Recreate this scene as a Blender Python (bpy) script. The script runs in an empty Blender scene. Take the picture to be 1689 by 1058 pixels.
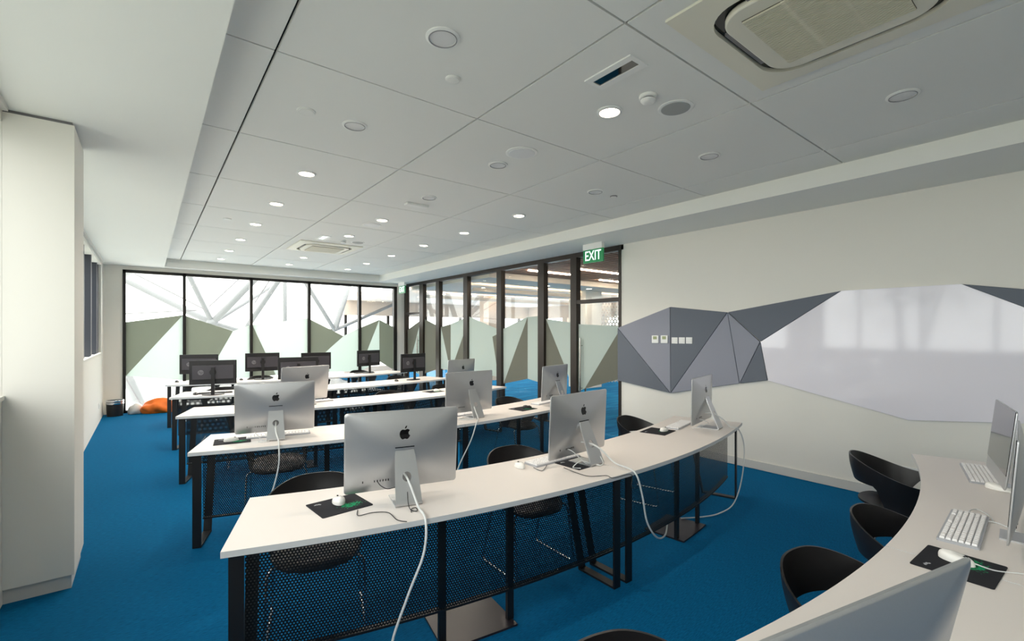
import bpy, bmesh, math, random
from mathutils import Vector
from mathutils.bvhtree import BVHTree
random.seed(4)
sc = bpy.context.scene
COL = sc.collection
PI = math.pi

# ------------------------------------------------------------------ camera
CAM_H = 1.65
YAW = math.atan(601.5 / 768.0)
cam = bpy.data.cameras.new('camera')
cam.sensor_fit = 'HORIZONTAL'
cam.sensor_width = 36.0
cam.lens = 768.0 / 1689.0 * 36.0
cam.shift_y = 19.0 / 1689.0
cam.clip_start = 0.02
camo = bpy.data.objects.new('camera', cam)
COL.objects.link(camo)
camo.location = (0, 0, CAM_H)
camo.rotation_euler = (PI / 2, 0, -YAW)
sc.camera = camo

# ------------------------------------------------------------------ world, exposure
SKY = 3.7
DOWN = 48.0
EXPO = 0.72
w = bpy.data.worlds.new('overcast_sky')
sc.world = w
w.use_nodes = True
bg = w.node_tree.nodes['Background']
bg.inputs[0].default_value = (1.0, 0.985, 0.965, 1)
bg.inputs[1].default_value = SKY
sc.view_settings.view_transform = 'Standard'
sc.view_settings.look = 'None'
sc.view_settings.exposure = EXPO
sc.view_settings.gamma = 1.0
sc.view_settings.use_curve_mapping = False
sc.cycles.max_bounces = 14
sc.cycles.diffuse_bounces = 8
sc.cycles.transparent_max_bounces = 40
sc.cycles.sample_clamp_indirect = 8.0


def portal(name, loc, rot, sx, sy):
    l = bpy.data.lights.new(name, 'AREA')
    l.shape = 'RECTANGLE'
    l.size = sx
    l.size_y = sy
    l.cycles.is_portal = True
    o = bpy.data.objects.new(name, l)
    o.location = loc
    o.rotation_euler = rot
    COL.objects.link(o)


portal('daylight_portal_side', (-0.95, 0.55, 2.08), (0, -PI / 2, 0), 1.68, 7.1)
portal('daylight_portal_far_side', (-0.97, 8.2, 2.08), (0, -PI / 2, 0), 1.68, 7.0)
portal('daylight_portal_end', (2.57, 12.55, 1.46), (-PI / 2, 0, 0), 5.9, 2.9)

# ------------------------------------------------------------------ helpers
F = (math.sin(YAW), math.cos(YAW))
R = (math.cos(YAW), -math.sin(YAW))


def ray(px, py):
    u = px - 844.5
    return F[0] * 768 + R[0] * u, F[1] * 768 + R[1] * u, 548 - py


def on_x(px, py, x):            # sight line to a wall plane X = x, gives (y, z)
    d = ray(px, py)
    s = x / d[0]
    return d[1] * s, CAM_H + d[2] * s


def on_y(px, py, y):
    d = ray(px, py)
    s = y / d[1]
    return d[0] * s, CAM_H + d[2] * s


def srgb(r, g, b):
    f = lambda c: (c / 255 / 12.92) if c / 255 <= 0.04045 else ((c / 255 + 0.055) / 1.055) ** 2.4
    return (f(r), f(g), f(b), 1)


def mat(name, col, rough=0.5, metal=0.0, spec=0.5, noise=None, bump=None, coat=0.0, emit=None):
    """procedural principled; noise=(scale, amount) colour variation, bump=(scale, strength)"""
    m = bpy.data.materials.new(name)
    m.use_nodes = True
    nt = m.node_tree
    b = nt.nodes['Principled BSDF']
    b.inputs['Base Color'].default_value = col
    b.inputs['Roughness'].default_value = rough
    b.inputs['Metallic'].default_value = metal
    b.inputs['Specular IOR Level'].default_value = spec
    b.inputs['Coat Weight'].default_value = coat
    if emit:
        b.inputs['Emission Color'].default_value = emit[0]
        b.inputs['Emission Strength'].default_value = emit[1]
    if noise or bump:
        tc = nt.nodes.new('ShaderNodeTexCoord')
    if noise:
        n = nt.nodes.new('ShaderNodeTexNoise')
        n.inputs['Scale'].default_value = noise[0]
        n.inputs['Detail'].default_value = 4
        nt.links.new(tc.outputs['Object'], n.inputs['Vector'])
        mx = nt.nodes.new('ShaderNodeMix')
        mx.data_type = 'RGBA'
        a = noise[1]
        mx.inputs[6].default_value = tuple(c * (1 - a) for c in col[:3]) + (1,)
        mx.inputs[7].default_value = tuple(min(1, c * (1 + a)) for c in col[:3]) + (1,)
        nt.links.new(n.outputs['Fac'], mx.inputs[0])
        nt.links.new(mx.outputs[2], b.inputs['Base Color'])
    if bump:
        n2 = nt.nodes.new('ShaderNodeTexNoise')
        n2.inputs['Scale'].default_value = bump[0]
        n2.inputs['Detail'].default_value = 3
        nt.links.new(tc.outputs['Object'], n2.inputs['Vector'])
        bp = nt.nodes.new('ShaderNodeBump')
        bp.inputs['Strength'].default_value = bump[1]
        bp.inputs['Distance'].default_value = 0.004
        nt.links.new(n2.outputs['Fac'], bp.inputs['Height'])
        nt.links.new(bp.outputs['Normal'], b.inputs['Normal'])
    return m


def carpet(name, dark, light, plank=False):
    m = mat(name, dark, 0.95, spec=0.1)
    nt = m.node_tree
    b = nt.nodes['Principled BSDF']
    b.inputs['Sheen Weight'].default_value = 0.5
    b.inputs['Sheen Tint'].default_value = light
    tc = nt.nodes.new('ShaderNodeTexCoord')
    mp = nt.nodes.new('ShaderNodeMapping')
    mp.inputs['Scale'].default_value = (30, 260, 1) if not plank else (1.2, 9, 1)
    n = nt.nodes.new('ShaderNodeTexNoise')
    n.inputs['Scale'].default_value = 1.0
    n.inputs['Detail'].default_value = 5
    nt.links.new(tc.outputs['Object'], mp.inputs['Vector'])
    nt.links.new(mp.outputs[0], n.inputs['Vector'])
    rp = nt.nodes.new('ShaderNodeValToRGB')
    rp.color_ramp.elements[0].position = 0.32
    rp.color_ramp.elements[0].color = dark
    rp.color_ramp.elements[1].position = 0.68
    rp.color_ramp.elements[1].color = light
    nt.links.new(n.outputs['Fac'], rp.inputs[0])
    nt.links.new(rp.outputs[0], b.inputs['Base Color'])
    bp = nt.nodes.new('ShaderNodeBump')
    bp.inputs['Strength'].default_value = 0.4
    bp.inputs['Distance'].default_value = 0.004
    nt.links.new(n.outputs['Fac'], bp.inputs['Height'])
    nt.links.new(bp.outputs[0], b.inputs['Normal'])
    return m


def glass_mat(name, tint, refl=0.08):
    m = bpy.data.materials.new(name)
    m.use_nodes = True
    nt = m.node_tree
    nt.nodes.remove(nt.nodes['Principled BSDF'])
    out = nt.nodes['Material Output']
    t = nt.nodes.new('ShaderNodeBsdfTransparent')
    t.inputs[0].default_value = tint
    g = nt.nodes.new('ShaderNodeBsdfGlossy')
    g.inputs['Roughness'].default_value = 0.02
    lw_ = nt.nodes.new('ShaderNodeLayerWeight')
    lw_.inputs[0].default_value = 0.5
    pw_ = nt.nodes.new('ShaderNodeMath')
    pw_.operation = 'POWER'
    pw_.inputs[1].default_value = 4.0
    nt.links.new(lw_.outputs['Facing'], pw_.inputs[0])
    fr = nt.nodes.new('ShaderNodeMath')
    fr.operation = 'MULTIPLY_ADD'
    fr.inputs[1].default_value = 0.55
    fr.inputs[2].default_value = 0.03
    nt.links.new(pw_.outputs[0], fr.inputs[0])
    mx = nt.nodes.new('ShaderNodeMixShader')
    nt.links.new(fr.outputs[0], mx.inputs[0])
    nt.links.new(t.outputs[0], mx.inputs[1])
    nt.links.new(g.outputs[0], mx.inputs[2])
    nt.links.new(mx.outputs[0], out.inputs[0])
    return m


def film_mat(name, col, trans, clear):
    """frosted adhesive film: diffuse + translucent, a little see-through"""
    m = bpy.data.materials.new(name)
    m.use_nodes = True
    nt = m.node_tree
    nt.nodes.remove(nt.nodes['Principled BSDF'])
    out = nt.nodes['Material Output']
    d = nt.nodes.new('ShaderNodeBsdfDiffuse')
    d.inputs[0].default_value = col
    t = nt.nodes.new('ShaderNodeBsdfTranslucent')
    t.inputs[0].default_value = col
    c = nt.nodes.new('ShaderNodeBsdfTransparent')
    m1 = nt.nodes.new('ShaderNodeMixShader')
    m1.inputs[0].default_value = trans
    m2 = nt.nodes.new('ShaderNodeMixShader')
    m2.inputs[0].default_value = clear
    nt.links.new(d.outputs[0], m1.inputs[1])
    nt.links.new(t.outputs[0], m1.inputs[2])
    nt.links.new(m1.outputs[0], m2.inputs[1])
    nt.links.new(c.outputs[0], m2.inputs[2])
    nt.links.new(m2.outputs[0], out.inputs[0])
    return m


def perforated(name, col, pitch=0.0145, rad=0.0041):
    """sheet steel with staggered round holes, UV in metres"""
    m = mat(name, col, 0.45)
    nt = m.node_tree
    out = nt.nodes['Material Output']
    b = nt.nodes['Principled BSDF']
    uv = nt.nodes.new('ShaderNodeUVMap')

    def lattice(off):
        mp = nt.nodes.new('ShaderNodeVectorMath')
        mp.operation = 'ADD'
        mp.inputs[1].default_value = (off * pitch, off * pitch * math.sqrt(3), 0)
        nt.links.new(uv.outputs[0], mp.inputs[0])
        wr = nt.nodes.new('ShaderNodeVectorMath')
        wr.operation = 'WRAP'
        wr.inputs[1].default_value = (pitch / 2, pitch * math.sqrt(3) / 2, 1)
        wr.inputs[2].default_value = (-pitch / 2, -pitch * math.sqrt(3) / 2, -1)
        nt.links.new(mp.outputs[0], wr.inputs[0])
        ln = nt.nodes.new('ShaderNodeVectorMath')
        ln.operation = 'LENGTH'
        nt.links.new(wr.outputs[0], ln.inputs[0])
        return ln.outputs['Value']
    mn = nt.nodes.new('ShaderNodeMath')
    mn.operation = 'MINIMUM'
    nt.links.new(lattice(0), mn.inputs[0])
    nt.links.new(lattice(0.5), mn.inputs[1])
    lt = nt.nodes.new('ShaderNodeMath')
    lt.operation = 'LESS_THAN'
    lt.inputs[1].default_value = rad
    nt.links.new(mn.outputs[0], lt.inputs[0])
    tr = nt.nodes.new('ShaderNodeBsdfTransparent')
    mx = nt.nodes.new('ShaderNodeMixShader')
    nt.links.new(lt.outputs[0], mx.inputs[0])
    nt.links.new(b.outputs[0], mx.inputs[1])
    nt.links.new(tr.outputs[0], mx.inputs[2])
    nt.links.new(mx.outputs[0], out.inputs[0])
    return m


M = {}
M['wall'] = mat('wall_paint', srgb(232, 229, 221), 0.7, spec=0.25, noise=(0.6, 0.012), bump=(90, 0.05))
M['soffit'] = mat('soffit_paint', srgb(238, 238, 233), 0.75, spec=0.2, noise=(0.5, 0.012))
M['tile'] = mat('ceiling_board', srgb(232, 232, 228), 0.7, spec=0.25, noise=(0.7, 0.012))
M['void'] = mat('ceiling_void', srgb(20, 20, 22), 0.9)
M['carpet'] = carpet('blue_carpet', srgb(0, 72, 112), srgb(2, 100, 148))
M['carpet2'] = carpet('lobby_carpet', srgb(4, 66, 116), srgb(24, 126, 176), True)
M['skirt'] = mat('skirting_paint', srgb(205, 204, 200), 0.5)
M['frame'] = mat('dark_window_frame', srgb(38, 35, 33), 0.4, metal=0.3)
M['bronze'] = mat('bronze_frame', srgb(52, 44, 38), 0.4, metal=0.3)
M['glass'] = glass_mat('clear_glass', (0.95, 0.97, 0.96, 1))
M['fin'] = mat('navy_window_fin', srgb(44, 48, 58), 0.5)
M['film_pale'] = film_mat('frosted_film', srgb(212, 222, 217), 0.5, 0.03)
M['film_olive'] = film_mat('olive_film', srgb(148, 149, 138), 0.5, 0.0)
M['film_pale_far'] = film_mat('backlit_frosted_film', srgb(212, 221, 216), 0.62, 0.03)  # more translucent copy of the partition film, imitating stronger backlight
M['film_olive_far'] = film_mat('backlit_olive_film', srgb(154, 158, 148), 0.72, 0.0)  # lighter copy of the olive film, window backlight put into its colour
M['grey_l'] = mat('light_grey_felt', srgb(150, 152, 163), 0.9, spec=0.1, noise=(400, 0.05))
M['grey_d'] = mat('dark_grey_felt', srgb(112, 117, 126), 0.9, spec=0.1, noise=(400, 0.05))
M['board'] = mat('whiteboard_lacquer', srgb(236, 232, 240), 0.07, spec=0.55)
M['white_p'] = mat('white_plastic', srgb(235, 235, 232), 0.4)
M['ac'] = mat('cream_plastic', srgb(224, 220, 204), 0.45)
M['ac_grille'] = mat('cream_grille', srgb(214, 208, 188), 0.5)
M['intake'] = mat('intake_mesh', srgb(70, 64, 52), 0.7)
M['rim_shade'] = mat('grey_rim_shade', srgb(150, 150, 152), 0.6)  # flat grey for the painted shade line on downlight rims
M['desk'] = mat('white_laminate', srgb(226, 219, 214), 0.38, spec=0.4, noise=(3, 0.01))
M['edge'] = mat('desk_edge_band', srgb(214, 215, 216), 0.45)
M['black'] = mat('black_powder_coat', srgb(20, 20, 22), 0.45)
M['perf'] = perforated('perforated_steel', srgb(10, 10, 11))
M['plate'] = mat('dark_base_plate', srgb(44, 40, 46), 0.35, metal=0.1)
M['alu'] = mat('brushed_aluminium', srgb(196, 197, 199), 0.34, metal=0.75, noise=(250, 0.03))
M['screen'] = mat('black_glass_screen', srgb(10, 10, 12), 0.05, spec=0.6, coat=0.5)
M['ink'] = mat('gloss_black', srgb(16, 16, 19), 0.15)
M['hp'] = mat('monitor_black_plastic', srgb(32, 31, 33), 0.4)
M['hp_back'] = mat('monitor_grey_plastic', srgb(66, 64, 70), 0.35)
M['hp_logo'] = mat('monitor_logo_grey', srgb(120, 119, 124), 0.3)
M['chair'] = mat('black_moulded_plastic', srgb(24, 22, 23), 0.4, noise=(60, 0.06))
M['chrome'] = mat('chrome', srgb(215, 216, 220), 0.12, metal=1.0)
M['key'] = mat('white_key', srgb(240, 238, 238), 0.4)
M['kb_base'] = mat('keyboard_tray', srgb(170, 172, 178), 0.3)
M['mouse_w'] = mat('white_mouse', srgb(240, 238, 234), 0.25)
M['mouse_b'] = mat('black_mouse', srgb(30, 29, 30), 0.35)
M['cable_w'] = mat('white_cable', srgb(214, 216, 216), 0.45)
M['cable_b'] = mat('black_cable', srgb(30, 30, 32), 0.5)
M['steel'] = mat('brushed_steel', srgb(190, 186, 178), 0.25, metal=1.0)
M['lamp_on'] = mat('lamp_diffuser_lit', srgb(255, 250, 240), 0.5, emit=((1, 0.86, 0.68, 1), 12))
M['lamp_off'] = mat('lamp_diffuser', srgb(222, 222, 222), 0.4)
M['spk'] = mat('speaker_grille', srgb(160, 162, 160), 0.6, noise=(500, 0.2))
M['truss'] = mat('painted_steel_tube', srgb(126, 128, 129), 0.45)
M['rod'] = mat('grey_tie_rod', srgb(120, 118, 120), 0.5)
M['exit_green'] = mat('exit_green', srgb(26, 112, 66), 0.3, emit=(srgb(26, 112, 66), 0.35))
M['exit_white'] = mat('exit_white', srgb(240, 250, 244), 0.3, emit=((0.85, 1, 0.93, 1), 1.0))
M['lcd'] = mat('lcd_green', srgb(150, 158, 108), 0.3)
M['orange'] = mat('orange_fabric', srgb(232, 112, 22), 0.6, noise=(9, 0.25), bump=(30, 0.6))
M['bagwhite'] = mat('pale_plastic_bag', srgb(222, 220, 216), 0.4, noise=(9, 0.1), bump=(30, 0.6))
M['wood'] = mat('walnut_slat', srgb(150, 108, 84), 0.5, noise=(8, 0.2))
M['lobby_wall'] = mat('lobby_cream_wall', srgb(214, 196, 180), 0.7)
M['lobby_ceil'] = mat('lobby_ceiling', srgb(232, 222, 210), 0.7)
M['strip'] = mat('linear_lamp', (1, 1, 1, 1), 0.5, emit=((1, 0.82, 0.64, 1), 22))
M['cove'] = mat('added_cove_lamp', (1, 1, 1, 1), 0.5, emit=((1, 0.74, 0.5, 1), 16.0))
M['ground'] = mat('pale_terrace', srgb(225, 225, 222), 0.8, noise=(2, 0.05))
M['street'] = mat('street_paving', srgb(160, 162, 155), 0.9, noise=(0.4, 0.3))
M['screenw'] = perforated('white_lattice', srgb(225, 222, 214), 0.11, 0.034)
M['leaf'] = mat('tree_leaf', srgb(70, 86, 52), 0.7, noise=(3, 0.4))
M['bark'] = mat('tree_bark', srgb(74, 66, 58), 0.85, noise=(6, 0.3))
M['pot'] = mat('brown_pouffe', srgb(96, 70, 62), 0.8)


def pad_mat():
    m = mat('mouse_pad_print', srgb(38, 39, 44), 0.85, spec=0.2)
    nt = m.node_tree
    b = nt.nodes['Principled BSDF']
    tc = nt.nodes.new('ShaderNodeTexCoord')
    n = nt.nodes.new('ShaderNodeTexNoise')
    n.inputs['Scale'].default_value = 95
    n.inputs['Detail'].default_value = 6
    nt.links.new(tc.outputs['Object'], n.inputs['Vector'])
    # printed patch: an ellipse towards the right front corner
    sub = nt.nodes.new('ShaderNodeVectorMath')
    sub.operation = 'SUBTRACT'
    sub.inputs[1].default_value = (0.045, -0.04, 0)
    mul = nt.nodes.new('ShaderNodeVectorMath')
    mul.operation = 'MULTIPLY'
    mul.inputs[1].default_value = (8.5, 14, 0)
    ln = nt.nodes.new('ShaderNodeVectorMath')
    ln.operation = 'LENGTH'
    nt.links.new(tc.outputs['Object'], sub.inputs[0])
    nt.links.new(sub.outputs[0], mul.inputs[0])
    nt.links.new(mul.outputs[0], ln.inputs[0])
    mr = nt.nodes.new('ShaderNodeMapRange')
    mr.inputs[1].default_value = 0.2
    mr.inputs[2].default_value = 1.05
    mr.inputs[3].default_value = 0.16
    mr.inputs[4].default_value = -0.25
    nt.links.new(ln.outputs['Value'], mr.inputs[0])
    ad = nt.nodes.new('ShaderNodeMath')
    nt.links.new(n.outputs['Fac'], ad.inputs[0])
    nt.links.new(mr.outputs[0], ad.inputs[1])
    rp = nt.nodes.new('ShaderNodeValToRGB')
    rp.color_ramp.elements[0].position = 0.53
    rp.color_ramp.elements[0].color = srgb(38, 39, 44)
    rp.color_ramp.elements[1].position = 0.66
    rp.color_ramp.elements[1].color = srgb(20, 150, 98)
    nt.links.new(ad.outputs[0], rp.inputs[0])
    nt.links.new(rp.outputs[0], b.inputs['Base Color'])
    return m


M['pad'] = pad_mat()


class MB:
    """collects geometry for one mesh object"""

    def __init__(s):
        s.v = []
        s.f = []

    def add(s, vs, fs):
        n = len(s.v)
        s.v += [tuple(v) for v in vs]
        s.f += [tuple(i + n for i in f) for f in fs]
        return s

    def box(s, x0, x1, y0, y1, z0, z1):
        return s.add([(x0, y0, z0), (x1, y0, z0), (x1, y1, z0), (x0, y1, z0), (x0, y0, z1), (x1, y0, z1), (x1, y1, z1), (x0, y1, z1)],
                     [(0, 3, 2, 1), (4, 5, 6, 7), (0, 1, 5, 4), (1, 2, 6, 5), (2, 3, 7, 6), (3, 0, 4, 7)])

    def prism(s, pts, off):
        """planar polygon (3-D points) extruded by the vector off"""
        n = len(pts)
        o = Vector(off)
        a = [Vector(p) for p in pts]
        return s.add(a + [p + o for p in a], [tuple(range(n))[::-1], tuple(range(n, 2 * n))] + [(i, (i + 1) % n, n + (i + 1) % n, n + i) for i in range(n)])

    def tube(s, path, r, n=8, cap=True):
        P = [Vector(p) for p in path]
        rr = r if isinstance(r, (list, tuple)) else [r] * len(P)
        vs, fs = [], []
        up = None
        for i, p in enumerate(P):
            t = (P[min(i + 1, len(P) - 1)] - P[max(i - 1, 0)]).normalized()
            if up is None:
                up = Vector((0, 0, 1)) if abs(t.z) < 0.9 else Vector((1, 0, 0))
            a = t.cross(up)
            if a.length < 1e-5:
                a = t.orthogonal()
            a.normalize()
            b = a.cross(t).normalized()
            up = b
            for k in range(n):
                q = 2 * PI * k / n
                vs.append(p + (a * math.cos(q) + b * math.sin(q)) * rr[i])
        for i in range(len(P) - 1):
            for k in range(n):
                fs.append((i * n + k, i * n + (k + 1) % n, (i + 1) * n + (k + 1) % n, (i + 1) * n + k))
        if cap:
            fs.append(tuple(range(n))[::-1])
            fs.append(tuple(range((len(P) - 1) * n, len(P) * n)))
        return s.add(vs, fs)

    def lathe(s, prof, c=(0, 0, 0), n=24, close=True):
        """prof = [(r, z)...] turned about z"""
        vs, fs = [], []
        for r, z in prof:
            for k in range(n):
                q = 2 * PI * k / n
                vs.append((c[0] + r * math.cos(q), c[1] + r * math.sin(q), c[2] + z))
        for i in range(len(prof) - 1):
            for k in range(n):
                fs.append((i * n + k, i * n + (k + 1) % n, (i + 1) * n + (k + 1) % n, (i + 1) * n + k))
        if close:
            fs.append(tuple(range(n))[::-1])
            fs.append(tuple(range((len(prof) - 1) * n, len(prof) * n)))
        return s.add(vs, fs)

    def mesh(s, name, m, smooth=None):
        me = bpy.data.meshes.new(name)
        me.from_pydata(s.v, [], s.f)
        me.validate()
        bm = bmesh.new()
        bm.from_mesh(me)
        bmesh.ops.recalc_face_normals(bm, faces=bm.faces)
        bm.to_mesh(me)
        bm.free()
        if smooth:
            me.polygons.foreach_set('use_smooth', [True] * len(me.polygons))
            me.set_sharp_from_angle(angle=math.radians(smooth))
        me.materials.append(M[m])
        return me

    def build(s, name, m, parent=None, smooth=None, loc=None, rot=None):
        return link(name, s.mesh(name, m, smooth), parent, loc, rot)


def link(name, me, parent=None, loc=None, rot=None):
    o = bpy.data.objects.new(name, me)
    COL.objects.link(o)
    o.parent = parent
    if loc:
        o.location = loc
    if rot:
        o.rotation_euler = rot
    return o


def bevel(o, wd, seg=2):
    b = o.modifiers.new('bevel', 'BEVEL')
    b.width = wd
    b.segments = seg
    b.limit_method = 'ANGLE'
    return o


def tag(o, label, cat, group=None):
    o['label'] = label
    o['category'] = cat
    if group:
        o['group'] = group
    return o


def thing(name, label, cat, loc=(0, 0, 0), rz=0.0, group=None):
    o = bpy.data.objects.new(name, None)
    o.empty_display_size = 0.1
    COL.objects.link(o)
    o.location = loc
    o.rotation_euler = (0, 0, rz)
    return tag(o, label, cat, group)


def struct(o):
    o['kind'] = 'structure'
    return o


def sempty(name, loc=(0, 0, 0)):
    o = bpy.data.objects.new(name, None)
    COL.objects.link(o)
    o.location = loc
    return struct(o)


def text_mesh(txt, size, m, depth=0.001, shear=0.0):
    c = bpy.data.curves.new('lettering', 'FONT')
    c.body = txt
    c.size = size
    c.extrude = depth
    c.shear = shear
    c.align_x = 'CENTER'
    c.align_y = 'CENTER'
    o = bpy.data.objects.new('lettering', c)
    COL.objects.link(o)
    bpy.context.view_layer.update()
    me = bpy.data.meshes.new_from_object(o)
    bpy.data.objects.remove(o)
    me.materials.clear()
    me.materials.append(M[m])
    return me


# ------------------------------------------------------------------ room dimensions
XL, XR, YB, YF = -0.69, 5.76, -3.0, 12.3
ZS, ZC = 3.0, 3.17            # soffit height, recessed ceiling height
RX0, RX1, RY1 = 0.28, 4.90, 12.03   # recess edges
YG = 4.617                    # where the glass wall begins
SILL, HEAD = 1.24, 2.92

struct(MB().box(XL - 0.4, XR, YB, YF + 0.15, -0.12, 0).build('floor', 'carpet'))

# recessed ceiling with boards
ceil = struct(MB().box(RX0 - 0.05, RX1 + 0.03, YB, RY1 + 0.1, ZC + 0.03, ZC + 0.1).build('ceiling', 'void'))
xe = [RX0, 0.548, 1.852, 3.158, 4.465, RX1 + 0.03]
ye = [YB] + [1.46 + 1.305 * k for k in range(-3, 9)] + [RY1 + 0.03]
g = 0.0075
for i in range(5):
    for j in range(len(ye) - 1):
        x0 = xe[i] + (g if i else 0)
        x1 = xe[i + 1] - (g if i < 4 else 0)
        MB().box(x0, x1, ye[j] + 0.0058, ye[j + 1] - 0.0058, ZC, ZC + 0.025).build('ceiling_tile', 'tile', ceil)

# dropped soffits round the recess
struct(MB().box(XL, RX0, YB, YF, ZS, ZC + 0.12).build('trim_1', 'soffit'))
t2 = struct(MB().box(RX0, RX1, RY1, YF, ZS, ZS + 0.11).build('trim_2', 'soffit'))
MB().box(RX0, RX1 + 0.03, RY1 + 0.03, YF, ZS + 0.11, ZC + 0.12).build('cove_upstand', 'soffit', t2)
t3 = struct(MB().box(RX1, XR, YB, YF, ZS, ZS + 0.11).build('trim_3', 'soffit'))
MB().box(RX1 + 0.03, XR, YB, YF, ZS + 0.11, ZC + 0.12).build('cove_upstand', 'soffit', t3)

# right wall and its skirting
struct(MB().box(XR, XR + 0.14, YB, YG, 0, ZC).build('wall_right', 'wall'))
struct(MB().box(XR - 0.012, XR, YB, YG, 0.006, 0.1).build('baseboard_right', 'skirt'))
struct(MB().box(XL - 0.4, XR + 0.14, YB - 0.15, YB, 0, ZC + 0.1).build('wall_back', 'wall'))
# left wall: sill wall, pier behind the column, far pier, header
wl = struct(MB().box(XL - 0.32, XL, YB, YF, 0.0, SILL).build('wall_left', 'wall'))
MB().box(XL - 0.32, XL, YB, YF, HEAD, ZC + 0.1).build('header', 'wall', wl)
MB().box(XL - 0.32, XL, 4.1, 4.65, SILL, HEAD).build('pier', 'wall', wl)
MB().box(XL - 0.32, XL, 11.72, YF, SILL, HEAD).build('pier', 'wall', wl)
MB().box(XL - 0.02, XL + 0.012, 4.65, 11.72, SILL, SILL + 0.025).build('sill_board', 'wall', wl)
MB().box(XL - 0.02, XL + 0.012, YB, 4.1, SILL, SILL + 0.025).build('sill_board', 'wall', wl)
MB().box(XL, XL + 0.035, 4.75, 11.7, ZS - 0.03, ZS).build('blind_track', 'skirt', wl)
MB().box(XL, XL + 0.035, YB, 4.05, ZS - 0.03, ZS).build('blind_track', 'skirt', wl)
# column
col = struct(MB().box(XL + 0.001, -0.37, 4.1, 4.65, 0.09, ZS - 0.02).build('wall_column', 'wall'))
MB().box(XL + 0.001, -0.385, 4.115, 4.635, 0.0, 0.09).build('column_plinth', 'skirt', col)
MB().box(XL + 0.001, -0.38, 4.11, 4.64, ZS - 0.02, ZS).build('shadow_gap', 'rod', col)

# side windows: clear panes behind the camera side, dark tinted ones past the column
win2 = sempty('window_2', (XL - 0.16, 0.5, SILL))


def wbox(parent, name, m, *b):
    p = parent.location
    o = MB().box(b[0] - p[0], b[1] - p[0], b[2] - p[1], b[3] - p[1], b[4] - p[2], b[5] - p[2]).build(name, m, parent)
    return o


xw = XL - 0.16
posts = [YB + 0.03, -1.9, -0.85, 0.2, 1.25, 2.3, 3.35, 4.07]
for y in posts:
    wbox(win2, 'mullion', 'frame', xw - 0.03, xw + 0.03, y - 0.03, y + 0.03, SILL, HEAD)
for a, b in zip(posts[:-1], posts[1:]):
    wbox(win2, 'pane', 'glass', xw - 0.004, xw + 0.004, a + 0.03, b - 0.03, SILL + 0.05, HEAD - 0.05)
wbox(win2, 'rail', 'frame', xw - 0.03, xw + 0.03, YB, 4.1, SILL, SILL + 0.05)
wbox(win2, 'rail', 'frame', xw - 0.03, xw + 0.03, YB, 4.1, HEAD - 0.05, HEAD)
win3 = sempty('window_3', (xw, 8, SILL))
posts = [4.68, 5.8, 6.92, 8.05, 9.17, 10.3, 11.4, 11.69]
for y in posts:
    wbox(win3, 'mullion', 'fin', XL - 0.24, XL - 0.04, y - 0.025, y + 0.025, SILL, HEAD)
    wbox(win3, 'cover_strip', 'rod', XL - 0.04, XL - 0.033, y - 0.027, y + 0.027, SILL + 0.025, HEAD)
for a, b in zip(posts[:-1], posts[1:]):
    wbox(win3, 'pane', 'glass', XL - 0.228, XL - 0.22, a + 0.025, b - 0.025, SILL, HEAD)

# ------------------------------------------------------------------ far window wall (plane Y = YF)
wf = struct(MB().box(XL, -0.395, YF, YF + 0.15, 0, ZS).build('wall_far', 'wall'))
MB().box(-0.395, XR, YF, YF + 0.15, HEAD, ZC).build('header', 'wall', wf)
MB().box(5.52, XR + 0.05, YF, YF + 0.15, 0, HEAD).build('pier', 'wall', wf)
win1 = sempty('window_1', (2.56, YF, 0))
mull = [(-0.395, -0.344), (0.603, 0.660), (1.880, 1.940), (3.154, 3.221), (4.435, 4.506), (5.43, 5.52)]
for a, b in mull:
    wbox(win1, 'mullion', 'frame', a, b, YF - 0.02, YF + 0.1, 0, HEAD)
wbox(win1, 'head_rail', 'frame', -0.395, 5.52, YF - 0.02, YF + 0.1, HEAD - 0.06, HEAD)
wbox(win1, 'bottom_rail', 'frame', -0.395, 5.52, YF - 0.02, YF + 0.1, 0, 0.05)
for (a, b), (c, d) in zip(mull[:-1], mull[1:]):
    wbox(win1, 'pane', 'glass', b, c, YF + 0.036, YF + 0.044, 0.05, HEAD - 0.06)


def cw(x, y):
    return on_y(180 + x / 3.378, 420 + y / 3.378, YF)


ZB = 0.62                       # bottom of the film
films = [
    ('film_olive', [cw(93, 377), cw(412, 338), cw(93, 678)]),
    ('film_pale', [cw(412, 338), cw(412, 703), cw(93, 678)]),
    ('film_olive', [cw(427, 342), cw(690, 428), cw(540, 690), cw(427, 705)]),
    ('film_pale', [cw(690, 428), cw(785, 394), cw(785, 690), cw(540, 690)]),
    ('film_olive', [cw(800, 394), cw(930, 672), cw(800, 690)]),
    ('film_pale', [cw(800, 394), cw(1107, 356), cw(1107, 665), cw(930, 672)]),
    ('film_olive', [cw(1122, 362), cw(1308, 455), cw(1122, 622)]),
    ('film_pale', [cw(1308, 455), cw(1390, 412), cw(1390, 650), cw(1122, 660), cw(1122, 622)]),
    ('film_olive', [cw(1404, 408), cw(1508, 364), cw(1404, 628)]),
    ('film_pale', [cw(1508, 364), cw(1508, 596), cw(1404, 650), cw(1404, 628)]),
    ('film_olive', [cw(1508, 364), cw(1585, 404), cw(1585, 642), cw(1508, 596)]),
]
for m, p in films:
    MB().prism([(x - 2.56, 0.033, z) for x, z in p], (0, -0.003, 0)).build('film_panel', m + '_far', win1)

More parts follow.
